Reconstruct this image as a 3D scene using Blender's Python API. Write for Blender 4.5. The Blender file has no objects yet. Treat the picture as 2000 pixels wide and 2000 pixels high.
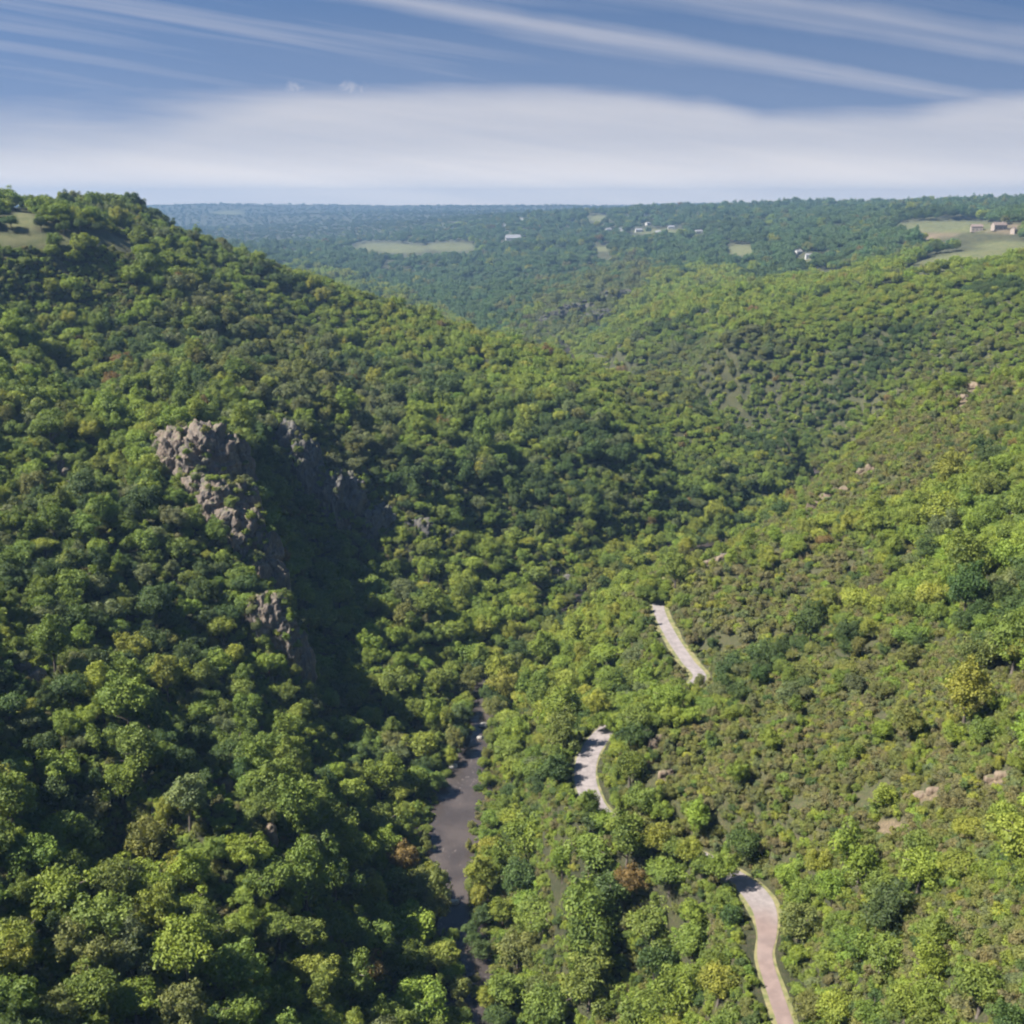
import bpy, math, os
import numpy as np
from mathutils import Vector, Matrix, noise as mnoise

sc = bpy.context.scene
R = math.radians
STAGE = int(os.environ.get('STAGE', '9'))

# ------------------------------------------------------------------ camera, sky, sun, exposure
H_CAM, PITCH, FOV = 175.0, 15.6, 50.0
cam = bpy.data.objects.new('camera', bpy.data.cameras.new('camera'))
sc.collection.objects.link(cam)
cam.location = (0, 0, H_CAM)
cam.rotation_euler = (R(90 - PITCH), 0, 0)
cam.data.angle = R(FOV)
cam.data.clip_start, cam.data.clip_end = 1.0, 60000.0
sc.camera = cam
SUN_EL, SUN_AZ = 48.0, -101.0            # azimuth measured from +y towards +x: the sun stands over the crag side
sd = Vector((math.sin(R(SUN_AZ)) * math.cos(R(SUN_EL)), math.cos(R(SUN_AZ)) * math.cos(R(SUN_EL)), math.sin(R(SUN_EL))))
sun = bpy.data.objects.new('sun', bpy.data.lights.new('sun', 'SUN'))
sc.collection.objects.link(sun)
sun.data.energy, sun.data.angle, sun.data.color = 5.0, R(0.5), (1.0, 0.94, 0.84)
sun.rotation_euler = sd.to_track_quat('Z', 'Y').to_euler()
sun.location = (0, 0, 400)
sc.view_settings.view_transform = 'Standard'
sc.view_settings.look = 'None'
sc.view_settings.gamma = 1
sc.view_settings.exposure = 1.33
sc.cycles.use_denoising = True
sc.cycles.denoiser = 'OPENIMAGEDENOISE'
sc.cycles.max_bounces = 5
sc.cycles.diffuse_bounces = 2
sc.cycles.glossy_bounces = 2
sc.cycles.transmission_bounces = 2
sc.cycles.volume_bounces = 0
sc.cycles.caustics_reflective = sc.cycles.caustics_refractive = False
sc.cycles.filter_width = 2.2
sc.cycles.use_adaptive_sampling = True
sc.cycles.adaptive_threshold = 0.03


class NT:
    """small helper for building node trees"""
    def __init__(self, tree):
        self.t = tree
        tree.nodes.clear()

    def n(self, kind, ins=None, **props):
        nd = self.t.nodes.new(kind)
        for k, v in props.items():
            setattr(nd, k, v)
        for k, v in (ins or {}).items():
            self.set(nd.inputs[k], v)
        return nd

    def set(self, sock, v):
        if isinstance(v, bpy.types.NodeSocket):
            self.t.links.new(v, sock)
        else:
            sock.default_value = v

    def m(self, op, a, b=0.0, c=0.0, clamp=False):
        nd = self.t.nodes.new('ShaderNodeMath')
        nd.operation, nd.use_clamp = op, clamp
        for i, v in enumerate((a, b, c)):
            self.set(nd.inputs[i], v)
        return nd.outputs[0]

    def mr(self, v, a, b, c=0.0, d=1.0, smooth=True):
        nd = self.t.nodes.new('ShaderNodeMapRange')
        if smooth:
            nd.interpolation_type = 'SMOOTHSTEP'
        for i, x in enumerate((v, a, b, c, d)):
            self.set(nd.inputs[i], x)
        return nd.outputs[0]

    def mix(self, f, a, b, blend='MIX'):
        nd = self.t.nodes.new('ShaderNodeMix')
        nd.data_type, nd.blend_type = 'RGBA', blend
        self.set(nd.inputs[0], f); self.set(nd.inputs[6], a); self.set(nd.inputs[7], b)
        return nd.outputs[2]

    def noise(self, vec, scale, detail=4.0, rough=0.55, dist=0.0):
        nd = self.n('ShaderNodeTexNoise', {'Vector': vec, 'Scale': scale, 'Detail': detail, 'Roughness': rough, 'Distortion': dist})
        return nd.outputs[0]


def col(r, g, b):
    return (r, g, b, 1.0)


world = bpy.data.worlds.new('World')
sc.world = world
world.use_nodes = True
w = NT(world.node_tree)
tc = w.n('ShaderNodeTexCoord')
sep = w.n('ShaderNodeSeparateXYZ', {0: tc.outputs['Generated']})
X, Y, Z = sep.outputs
lift = w.n('ShaderNodeVectorMath', {0: tc.outputs['Generated'], 1: (0, 0, 0.34)}, operation='ADD')
liftn = w.n('ShaderNodeVectorMath', {0: lift.outputs[0]}, operation='NORMALIZE')
sky = w.n('ShaderNodeTexSky', {'Vector': liftn.outputs[0]}, sky_type='NISHITA', sun_disc=False)
sky.sun_elevation, sky.sun_rotation = R(SUN_EL), R(SUN_AZ)
sky.altitude, sky.air_density, sky.dust_density, sky.ozone_density = 300, 1.0, 0.4, 2.2
skyc = w.mix(1.0, sky.outputs[0], col(0.60, 0.80, 0.98), 'MULTIPLY')
sky_bg = w.n('ShaderNodeBackground', {'Color': skyc, 'Strength': 0.046})
# cirrus: streaks on a high cloud sheet, laid out by direction (a = sideways, e = height, both as tangents)
yy = w.m('MAXIMUM', w.m('ABSOLUTE', Y), 0.12)
a = w.m('DIVIDE', X, yy)
e = w.m('DIVIDE', Z, yy)
ae = w.n('ShaderNodeCombineXYZ', {0: a, 1: e, 2: 0.0}).outputs[0]
turn = w.n('ShaderNodeMapping', {'Vector': ae, 'Rotation': (0, 0, R(8.8))}).outputs[0]
rot = w.n('ShaderNodeMapping', {'Vector': turn, 'Scale': (1.7, 64.0, 1)}).outputs[0]
fine = w.noise(rot, 1.0, 5.0, 0.55, 0.25)
wob = w.noise(ae, 9.0, 3.0)
wobe = w.m('MULTIPLY', w.m('SUBTRACT', wob, 0.5), 0.035)


def streak(a0, b0, c0, half, soft):
    """mask of a band about e = a0 + b0 a + c0 a^2"""
    mid = w.m('ADD', w.m('ADD', w.m('MULTIPLY', a, b0), a0), w.m('MULTIPLY', w.m('MULTIPLY', a, a), c0))
    d = w.m('ABSOLUTE', w.m('SUBTRACT', w.m('ADD', e, w.m('MULTIPLY', wobe, 0.35)), mid))
    return w.mr(d, half, half + soft, 1.0, 0.0)


def curve(pts_):
    """a value along a, through the given places"""
    nd = w.n('ShaderNodeValToRGB', {0: w.mr(a, -.5, .5, smooth=False)})
    cr_ = nd.color_ramp
    cr_.interpolation = 'EASE'
    while len(cr_.elements) < len(pts_):
        cr_.elements.new(.5)
    for e_, (p_, v_) in zip(cr_.elements, pts_):
        e_.position = p_ + .5; e_.color = (v_ * 5,) * 3 + (1,)
    return w.m('DIVIDE', nd.outputs[0], 5.0)


edge = w.m('ADD', curve(((-.5, .080), (-.36, .082), (-.19, .0960), (.05, .0965), (.16, .0900), (.22, .0795), (.33, .0790), (.42, .0930), (.5, .0950))), w.m('MULTIPLY', wobe, 0.30))
soft_ = w.m('ADD', .0065, w.m('MULTIPLY', w.mr(a, -.15, -.38), .013))
turn2 = w.n('ShaderNodeMapping', {'Vector': ae, 'Rotation': (0, 0, R(3))}).outputs[0]
rot2 = w.n('ShaderNodeMapping', {'Vector': turn2, 'Scale': (5.0, 60.0, 1)}).outputs[0]
wisp = w.noise(rot2, 1.0, 6.0, .62, .4)
bank = w.mr(w.m('ADD', w.m('DIVIDE', w.m('SUBTRACT', e, edge), soft_), w.m('MULTIPLY', w.m('SUBTRACT', wisp, .5), 2.6)), -2.6, 1.9, 1.0, 0.0)
bank = w.m('MULTIPLY', bank, w.mr(wisp, .2, .8, .90, 1.0))
st1 = w.m('MULTIPLY', streak(0.1500, -0.156, 0.0, 0.0, 0.0175), w.mr(fine, 0.2, 0.75, 0.20, 0.66))
st1b = w.m('MULTIPLY', streak(0.1400, -0.136, 0.0, 0.001, 0.018), w.mr(fine, 0.25, 0.75, 0.10, 0.50))
st1 = w.m('MAXIMUM', st1, w.m('MULTIPLY', st1b, w.mr(a, -.1, .03)))
st2 = w.m('MULTIPLY', w.mr(fine, 0.32, 0.74, 0.0, 0.40), w.m('MULTIPLY', w.mr(a, -0.12, 0.12, 1.0, 0.35), w.mr(e, .22, .45, 1.0, 0.0)))
puff = w.m('MULTIPLY', w.mr(w.noise(ae, 46.0, 5.0, .65, .6), .42, .72), w.m('MULTIPLY', streak(0.097, 0.0, 0.0, .001, .010), w.mr(w.m('ABSOLUTE', w.m('ADD', a, .15)), .0, .11, .8, 0.0)))
st2 = w.m('MAXIMUM', st2, puff)
st3 = w.m('MULTIPLY', streak(0.1900, -0.14, 0.0, 0.002, 0.024), w.mr(fine, 0.2, 0.75, 0.2, 0.5))
veil = w.mr(e, 0.02, 0.24, 0.26, 0.0)
cl = w.m('MAXIMUM', w.m('MAXIMUM', bank, st1), w.m('MAXIMUM', w.m('MAXIMUM', st2, st3), veil))
thin = w.mr(w.noise(rot, 0.6, 3.0), 0.3, 0.75, 0.86, 1.0)
cl = w.m('MULTIPLY', w.m('MULTIPLY', cl, thin), w.mr(Z, -0.02, 0.0, 0.0, 0.96))
cloudc = w.mix(w.mr(e, .0, .06), col(2.2, 1.9, 1.6), col(0.99, 0.955, 0.985))
cloud_bg = w.n('ShaderNodeBackground', {'Color': cloudc, 'Strength': 0.30})
mixs = w.n('ShaderNodeMixShader', {0: cl, 1: sky_bg.outputs[0], 2: cloud_bg.outputs[0]})
w.n('ShaderNodeOutputWorld', {0: mixs.outputs[0]})

# ------------------------------------------------------------------ camera geometry and terrain controls
P = R(PITCH)
FWD = np.array([0, math.cos(P), -math.sin(P)]); UP = np.array([0, math.sin(P), math.cos(P)]); RT = np.array([1.0, 0, 0])
T2 = 2 * math.tan(R(FOV / 2))


def ray(u, v):
    """direction towards a place in the view, u and v from 0 to 1932, scaled to y = 1"""
    u, v = np.asarray(u, float), np.asarray(v, float)
    d = FWD + ((u / 1932 - .5) * T2)[..., None] * RT + ((.5 - v / 1932) * T2)[..., None] * UP
    return d / d[..., 1:2]


def at_y(u, v, y):
    return ray(u, v) * y + np.array([0, 0, H_CAM])


def at_z(u, v, z):
    d = ray(u, v)
    return d * ((z - H_CAM) / d[..., 2:3]) + np.array([0, 0, H_CAM])


def project(p):
    q = p - np.array([0, 0, H_CAM])
    d = np.maximum(q @ FWD, 1e-3)
    return (0.5 + (q @ RT) / d / T2) * 1932, (0.5 - (q @ UP) / d / T2) * 1932, q @ FWD


# river centre line (x, y) and road centre line (x, y, z)
riv_px = [(905, 1990), (878, 1880), (868, 1760), (853, 1660), (852, 1560), (880, 1450), (902, 1380), (912, 1310), (975, 1235), (1075, 1160), (1160, 1085)]
riv = [at_z(np.float64(u), np.float64(v), 0.0)[:2] for u, v in riv_px]
riv = [np.array([-6.0, 60.]), np.array([-6.0, 130.])] + riv + [np.array(q, float) for q in ((92, 556), (140, 592), (188, 640), (206, 700), (192, 780), (160, 860), (118, 960), (84, 1080), (70, 1230), (60, 1420), (20, 1650), (-60, 1900), (-150, 2300), (-330, 2900))]
road_px = [(1500, 1990, 46), (1482, 1932, 46), (1458, 1860, 46), (1443, 1805, 45.5), (1447, 1760, 45), (1441, 1715, 44.5), (1416, 1678, 44.2), (1372, 1648, 43.8), (1310, 1614, 43.4), (1225, 1580, 43), (1140, 1540, 42), (1112, 1498, 41.5), (1104, 1455, 41), (1118, 1410, 40.5), (1165, 1362, 40), (1240, 1325, 39), (1318, 1283, 38), (1296, 1246, 37.5), (1266, 1200, 37), (1243, 1150, 36.5), (1248, 1112, 35), (1290, 1076, 33), (1345, 1050, 31), (1392, 1036, 29), (1440, 1030, 27)]
road = [at_z(np.float64(u), np.float64(v), z) for u, v, z in road_px]


def spline(pts, n_per=14):
    """Catmull-Rom through points"""
    pts = np.asarray(pts, float)
    p = np.vstack([2 * pts[0] - pts[1], pts, 2 * pts[-1] - pts[-2]])
    out = []
    for i in range(1, len(p) - 2):
        t = np.linspace(0, 1, n_per, endpoint=False)[:, None]
        a0, a1, a2, a3 = p[i - 1], p[i], p[i + 1], p[i + 2]
        out.append(.5 * (2 * a1 + (a2 - a0) * t + (2 * a0 - 5 * a1 + 4 * a2 - a3) * t ** 2 + (3 * a1 - a0 - 3 * a2 + a3) * t ** 3))
    out.append(pts[-1:])
    return np.vstack(out)


RIV, ROAD = spline(riv), spline(road)

# (u, v, distance along the view axis, height of the growth over the ground)
CTRL = '''0 388 960 11;130 394 950 11;190 402 930 11;250 402 880 11;310 408 860 11;420 452 850 10;520 488 870 9;700 559 880 9;850 604 880 9;1000 644 860 8;1150 702 820 6;1300 757 780 6;1400 802 740 6;1468 862 700 5
0 452 640 0;110 452 650 0;210 450 660 2;0 560 570 6;330 500 720 6;0 640 520 6;150 560 630 6;400 650 600 6;600 640 720 6;800 690 700 6;1000 760 640 6;1200 850 610 6;1350 900 625 6;1350 985 565 6;700 600 820 6
1100 1000 535 6;1000 1050 490 6;900 1000 520 6;800 1100 430 6;900 1200 400 6;750 1250 370 6;700 1400 310 6;700 1600 255 6;650 1800 205 6
540 770 505 2;600 870 490 0;640 990 468 2;850 950 512 4;850 850 560 5;900 900 545 5;560 1050 428 5;600 1250 358 6;400 800 436 1;480 950 398 2;530 1130 345 2;550 1250 325 3;300 760 470 6;180 740 480 6
200 900 400 6;0 900 370 6;200 1100 320 6;0 1100 290 6;400 1100 340 6;350 1300 280 6;0 1300 235 6;500 1400 270 6;250 1400 225 6;420 1490 220 4;510 1600 212 5;640 1750 205 5;120 1560 205 5;240 1600 208 6;0 1500 190 6;150 1700 170 6;0 1900 140 6;300 1900 152 6;480 1790 182 6;500 1930 160 6;700 1930 187 6;420 1680 190 6
950 1500 285 5;1000 1700 228 6;1100 1850 192 6;1000 1930 190 6;1250 1930 170 6;1250 1700 205 6;1100 1300 320 5;1000 1300 352 5;1150 1150 430 4;1200 1250 345 4;1010 1400 305 5
1300 1450 226 2;1500 1400 215 2;1700 1300 230 3;1932 1400 170 2;1600 1600 176 4;1700 1750 150 5;1932 1600 140 4;1650 1930 135 4;1932 1930 110 4;1400 1200 320 3;1600 1100 350 3;1932 1100 240 3;1500 1000 430 3;1700 900 430 3;1932 900 350 4;1560 900 500 2;1600 850 545 3;1932 700 550 4;1700 750 560 4;1500 700 700 4;1300 700 850 4;1350 640 900 4;1600 600 900 4;1932 560 800 4;1150 650 1100 5;1200 600 1250 5;1750 1050 330 3
1932 480 1100 2;1700 452 1900 4;1932 420 1700 4;1932 380 2600 20;1500 388 3500 20;1400 470 2300 4;1500 520 1600 5;1250 520 2000 6;1100 560 1700 6;900 550 2400 6;800 480 3200 8;950 440 3600 12;1100 398 4300 16;900 405 5000 16;700 432 4800 16;600 448 4500 16;520 466 4200 16;640 480 3000 12;560 478 3300 12;760 520 2600 10;1000 505 2500 10;1150 520 2100 8;1300 389 4000 18
330 389 9000 0;600 388 9600 0;930 389 9000 0;450 432 6600 0;700 410 7000 0;480 402 8000 0;1700 384 3200 20'''
pts = []
for part in CTRL.replace('\n', ';').split(';'):
    u, v, y, c = map(float, part.split())
    q = at_y(np.float64(u), np.float64(v), y); q[2] -= c
    pts.append(q)
# places that the view does not show: behind the ridge, beside and below the camera
pts += [np.array(q, float) for q in (
    (-430, 1250, 120), (-300, 1230, 60), (-200, 1180, 30), (-100, 1150, 12), (-10, 1110, 6), (60, 1030, 4), (110, 930, 3), (-250, 1500, 15), (-120, 1500, 5), (-350, 1800, 18), (-200, 1900, 6), (-480, 2300, 25), (-420, 2700, 15), (-700, 1200, 168), (-1100, 1500, 165), (-900, 2200, 120), (-700, 2800, 60), (-650, 3400, 45), (-1500, 3000, 160),
    (-420, 520, 148), (-300, 240, 112), (-220, 120, 100), (-500, 250, 150), (-800, 600, 165), (-110, 80, 66), (-50, 90, 30), (-300, 60, 130), (-90, 40, 60),
    (60, 100, 50), (110, 70, 88), (200, 120, 112), (330, 240, 125), (500, 420, 138), (800, 700, 150), (400, 60, 150), (700, 200, 165), (1500, 1500, 165), (2600, 2600, 170), (1200, 500, 165), (60, 50, 55),
    (-3000, 4000, 160), (-6000, 6000, 165), (5000, 5000, 168), (0, 12000, 172), (-4000, 11000, 170), (4000, 11000, 172), (0, 17000, 160), (-9000, 14000, 160), (9000, 14000, 160))]
for q in RIV[::8]:
    pts.append(np.array([q[0], q[1], -1.0]))
for q in ROAD[::7]:
    pts.append(q.copy())
CP = np.array(pts)


def warp(x, y):
    return np.stack([np.arctan2(x, y) * 1.15, .5 * np.log(x * x + y * y)], -1)


WC = warp(CP[:, 0], CP[:, 1])


def kern(a_, b_):
    d2 = ((a_[:, None, :] - b_[None, :, :]) ** 2).sum(-1)
    return np.sqrt(d2 + 0.0009) * 1.0


def fit(vals, smooth):
    n = len(vals)
    A = np.zeros((n + 3, n + 3))
    A[:n, :n] = kern(WC, WC) - np.eye(n) * smooth
    A[:n, n], A[:n, n + 1:] = 1, WC
    A[n:, :n] = A[:n, n:].T
    return np.linalg.solve(A, np.concatenate([vals, np.zeros(3)]))


COEF = fit(CP[:, 2], 0.004)

RAVINES = [(l_, dp_, wd_) for l_, dp_, wd_ in (
    (((575, 960, 460), (590, 1030, 438), (600, 1120, 400), (620, 1250, 352), (645, 1340, 325)), 7, 12), (((690, 1020, 468), (790, 1080, 448), (900, 1110, 440), (1010, 1130, 452)), 17, 17),
    (((40, 560, 600), (110, 640, 545), (170, 715, 500), (200, 760, 470)), 10, 17), (((200, 1560, 212), (300, 1640, 202), (430, 1740, 190), (520, 1800, 184)), 6, 8), (((330, 1370, 262), (375, 1430, 245), (400, 1470, 236)), 6, 8),
    (((560, 640, 730), (640, 720, 660), (700, 800, 600), (740, 880, 560)), 8, 18), (((900, 700, 740), (980, 800, 640), (1010, 900, 570)), 7, 18), (((1250, 800, 690), (1280, 880, 640), (1270, 960, 585)), 7, 15))]
RAVINES = [(np.array([at_y(np.float64(u_), np.float64(v_), y_)[:2] for u_, v_, y_ in l_]), dp_, wd_) for l_, dp_, wd_ in RAVINES]

_perm = np.random.RandomState(7).permutation(512)
_perm = np.concatenate([_perm, _perm])
_grad = np.random.RandomState(8).uniform(-1, 1, 512)


def vnoise(x, y, s, seed=0):
    """smooth value noise in [-1, 1] at wavelength s"""
    x, y = x / s + seed * 17.3, y / s - seed * 9.1
    ix, iy = np.floor(x).astype(int), np.floor(y).astype(int)
    fx, fy = x - ix, y - iy
    fx, fy = fx * fx * fx * (fx * (fx * 6 - 15) + 10), fy * fy * fy * (fy * (fy * 6 - 15) + 10)
    g = lambda i, j: _grad[_perm[(_perm[i & 511] + j) & 511] & 511]
    return (g(ix, iy) * (1 - fx) + g(ix + 1, iy) * fx) * (1 - fy) + (g(ix, iy + 1) * (1 - fx) + g(ix + 1, iy + 1) * fx) * fy


def seg_dist(x, y, line, step=1):
    """distance to a polyline and the fractional index of the nearest place on it"""
    L = line[::step]
    best, bi = np.full(x.shape, 1e9), np.zeros(x.shape)
    for i in range(len(L) - 1):
        a_, b_ = L[i, :2], L[i + 1, :2]
        d = b_ - a_
        t = np.clip(((x - a_[0]) * d[0] + (y - a_[1]) * d[1]) / (d @ d + 1e-9), 0, 1)
        dd = np.hypot(x - a_[0] - t * d[0], y - a_[1] - t * d[1])
        k = dd < best
        best[k], bi[k] = dd[k], (i + t[k]) * step
    return best, bi


def height(x, y, rough=True):
    x, y = np.asarray(x, float).ravel(), np.asarray(y, float).ravel()
    h = np.zeros(x.shape)
    wp = warp(x, y)
    for s in range(0, len(x), 20000):
        k = kern(wp[s:s + 20000], WC)
        h[s:s + 20000] = k @ COEF[:-3] + COEF[-3] + wp[s:s + 20000] @ COEF[-2:]
    r = np.hypot(x, y)
    if rough:
        f = np.clip((r - 100) / 300, 0.25, 1)
        h += f * (4.2 * vnoise(x, y, 60, 1) + 2.2 * vnoise(x, y, 27, 2) + .7 * vnoise(x, y, 11, 3))
        far = np.clip((r - 1000) / 900, 0, 1) * (1 - .45 * np.clip((r - 2600) / 2000, 0, 1))
        h += far * (13 * (np.abs(vnoise(x * .8 + y * .6, (y * .8 - x * .6) * .45, 210, 4)) - .3) + 8 * vnoise(x, y, 150, 5))
        h += 13 * np.exp(-((x + 292) / 24) ** 2 - ((y - 880) / 50) ** 2)
        far = np.clip((r - 5200) / 3000, 0, 1)
        h += far * (20 * vnoise(x, y, 1500, 6) + 10 * vnoise(x, y, 600, 9))
    close = r < 900
    if close.any():
        cx_, cy_ = x[close], y[close]
        for l_, dp_, wd_ in RAVINES:
            h[close] -= dp_ * np.exp(-(seg_dist(cx_, cy_, l_)[0] / wd_) ** 2)
    near = r < 3200
    if near.any():
        xs, ys, hs = x[near], y[near], h[near]
        d, _ = seg_dist(xs, ys, RIV, 3)
        wdt = 6.6 + 1.2 * vnoise(xs, ys, 30, 8) - 2.6 * np.clip((272 - ys) / 40, 0, 1)
        t = np.clip((d - wdt) / 24, 0, 1); t = t * t * (3 - 2 * t)
        hs = np.where(d < wdt, -1.3, np.maximum(-1.3 + t * (hs + 1.3), np.where(d < 36, (d - wdt) * .16 - 1.0, -2)))
        near2 = np.hypot(xs, ys) < 700
        d2, bi = seg_dist(xs[near2], ys[near2], ROAD, 2)
        zr = np.interp(bi, np.arange(len(ROAD)), ROAD[:, 2]) - .06
        t = np.clip((d2 - 4.2) / 9, 0, 1); t = t * t * (3 - 2 * t)
        h2 = hs[near2]
        hs[near2] = np.where(d2 < 14, zr * (1 - t) + h2 * t, h2)
        h[near] = hs
    return h


# ------------------------------------------------------------------ mesh helpers
C = sc.collection


def mesh_obj(name, verts, faces, mat=None, parent=None, smooth=False, attrs=None):
    me = bpy.data.meshes.new(name)
    verts = np.asarray(verts, np.float32)
    if isinstance(faces, np.ndarray):
        nf, k = faces.shape
        me.vertices.add(len(verts)); me.vertices.foreach_set('co', verts.ravel())
        me.loops.add(nf * k); me.loops.foreach_set('vertex_index', faces.astype(np.int32).ravel())
        me.polygons.add(nf); me.polygons.foreach_set('loop_start', np.arange(0, nf * k, k, dtype=np.int32))
        me.update(calc_edges=True)
    else:
        me.from_pydata([tuple(v) for v in verts], [], faces)
    if smooth:
        me.polygons.foreach_set('use_smooth', np.ones(len(me.polygons), bool))
    for k, (dom, arr) in (attrs or {}).items():
        at = me.attributes.new(k, 'FLOAT', dom)
        at.data.foreach_set('value', np.asarray(arr, np.float32))
    if mat:
        me.materials.append(mat)
    o = bpy.data.objects.new(name, me)
    C.objects.link(o)
    if parent:
        o.parent = parent
    return o


def tag(o, label=None, cat=None, group=None, kind=None):
    for k, v in (('label', label), ('category', cat), ('group', group), ('kind', kind)):
        if v:
            o[k] = v
    return o


def grid_faces(nu, nv):
    i = np.arange(nu - 1)[:, None] * nv + np.arange(nv - 1)[None, :]
    return np.stack([i, i + 1, i + nv + 1, i + nv], -1).reshape(-1, 4)


def material(name):
    m = bpy.data.materials.new(name)
    m.use_nodes = True
    return m, NT(m.node_tree)


# ------------------------------------------------------------------ ground
def ground_material():
    m, t = material('woodland soil')
    pos = t.n('ShaderNodeNewGeometry').outputs['Position']
    big, mid, sml = t.noise(pos, 0.02, 4), t.noise(pos, 0.12, 4), t.noise(pos, 0.9, 3)
    c = t.mix(t.mr(mid, .35, .65), col(.040, .046, .018), col(.075, .078, .028))
    c = t.mix(t.mr(sml, .45, .75), c, col(.085, .070, .042))
    dry = t.n('ShaderNodeAttribute', attribute_name='dry').outputs['Fac']
    dryc = t.mix(t.mr(sml, .35, .68), col(.076, .084, .032), col(.112, .098, .050))
    dryc = t.mix(t.mr(mid, .5, .7), dryc, col(.085, .085, .034))
    c = t.mix(t.m('MULTIPLY', dry, t.mr(big, .2, .6, .55, 1.0)), c, dryc)
    earth = t.n('ShaderNodeAttribute', attribute_name='earth').outputs['Fac']
    c = t.mix(earth, c, t.mix(t.mr(sml, .3, .7), col(.17, .125, .08), col(.25, .185, .125)))
    field = t.n('ShaderNodeAttribute', attribute_name='field').outputs['Fac']
    c = t.mix(field, c, t.mix(t.mr(mid, .3, .7), col(.105, .12, .042), col(.165, .158, .07)))
    tuft = t.noise(pos, 3.2, 4, .65)
    c = t.mix(t.mr(tuft, .42, .66), t.mix(1.0, c, col(.60, .64, .62), 'MULTIPLY'), t.mix(1.0, c, col(1.22, 1.2, 1.1), 'MULTIPLY'))
    bp = t.n('ShaderNodeBump', {'Height': tuft, 'Strength': 0.9, 'Distance': 0.5})
    b = t.n('ShaderNodeBsdfPrincipled', {'Base Color': c, 'Roughness': 0.95, 'Normal': bp.outputs[0]})
    t.n('ShaderNodeOutputMaterial', {0: b.outputs[0]})
    return m


def blob(u, v, cu, cv, ru, rv, ang=0.0):
    """1 inside a soft oval on the view, used to say which growth stands where"""
    ca, sa = math.cos(R(ang)), math.sin(R(ang))
    du, dv = u - cu, v - cv
    q = np.hypot((du * ca + dv * sa) / ru, (-du * sa + dv * ca) / rv)
    return np.clip((1.25 - q) / .5, 0, 1)


def cover(x, y, z):
    """dry scrub, bare earth and meadow shares of the ground at a place"""
    u, v, _ = project(np.stack([x, y, z], -1))
    r = np.hypot(x, y)
    d = np.zeros(u.shape)
    for a_ in ((1560, 1500, 330, 150, 0), (1450, 1130, 230, 130, 10), (1750, 800, 240, 110, -40), (1600, 900, 130, 60, -35), (1700, 1330, 260, 110, 0), (1330, 1220, 60, 80, 0), (1850, 1800, 150, 100, 0), (1100, 560, 150, 50, -20)):
        d = np.maximum(d, blob(u, v, *a_))
    n = vnoise(x, y, 14, 11) * .5 + .5
    ea = np.zeros(u.shape)
    for a_ in ((1550, 943, 36, 9, -32), (1640, 885, 34, 7, -22), (1345, 1050, 48, 15, -10), (1745, 1505, 30, 7, -10), (1890, 1470, 34, 7, -15), (1830, 740, 40, 12, -55), (1230, 1405, 12, 9, 0), (1250, 1468, 10, 12, 0), (1920, 1590, 24, 12, 0), (1760, 440, 50, 13, -5), (1900, 432, 50, 10, 0), (1680, 1560, 30, 14, 0)):
        ea = np.maximum(ea, blob(u, v, *a_))
    ea *= np.clip(n * 1.6, 0, 1)
    fi = np.zeros(u.shape)
    for a_ in ((70, 456, 180, 15, 1), (40, 418, 26, 20, 0), (740, 468, 70, 9, 2), (850, 466, 45, 8, 0), (1398, 472, 30, 10, 0), (1790, 428, 95, 11, 0), (1850, 484, 120, 15, -8), (1900, 465, 60, 10, 0), (1560, 520, 60, 5, -8), (1740, 510, 40, 5, 0), (1130, 412, 20, 6, 0), (1130, 470, 25, 5, 0), (1540, 487, 22, 5, 0), (430, 402, 30, 4, 0), (1240, 437, 50, 5, 0)):
        fi = np.maximum(fi, blob(u, v, *a_))
    k = (y > 20) & (u > -400) & (u < 2400)
    fi = np.where(k, fi, 0)
    return np.where(k, d, .3), np.where(k & (r < 2500), ea, 0), fi


NT_, NR_ = 640, 900
th = np.linspace(R(-82), R(82), NT_)
rr = np.exp(np.linspace(math.log(45), math.log(11000), NR_))
TH, RR = np.meshgrid(th, rr, indexing='ij')
gx, gy = (RR * np.sin(TH)).ravel(), (RR * np.cos(TH)).ravel()
gz = height(gx, gy)
GZ = gz.reshape(NT_, NR_)
dry, earth, field = cover(gx, gy, gz)
ground = mesh_obj('ground', np.stack([gx, gy, gz], -1), grid_faces(NT_, NR_)[:, ::-1].copy(), ground_material(), smooth=True,
                  attrs={'dry': ('POINT', dry), 'earth': ('POINT', earth), 'field': ('POINT', field)})
tag(ground, kind='structure')


def gheight(x, y):
    """height of the ground mesh (bilinear)"""
    x, y = np.asarray(x, float), np.asarray(y, float)
    ti = np.clip((np.arctan2(x, y) - th[0]) / (th[-1] - th[0]) * (NT_ - 1), 0, NT_ - 1.001)
    ri = np.clip((np.log(np.hypot(x, y)) - math.log(45)) / (math.log(11000) - math.log(45)) * (NR_ - 1), 0, NR_ - 1.001)
    i, j = ti.astype(int), ri.astype(int)
    f, g = ti - i, ri - j
    return (GZ[i, j] * (1 - f) + GZ[i + 1, j] * f) * (1 - g) + (GZ[i, j + 1] * (1 - f) + GZ[i + 1, j + 1] * f) * g


# horizon profile of the bare ground for visibility tests, per bearing
EL = (GZ - H_CAM) / RR
MAXEL = np.maximum.accumulate(EL, axis=1)


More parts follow.
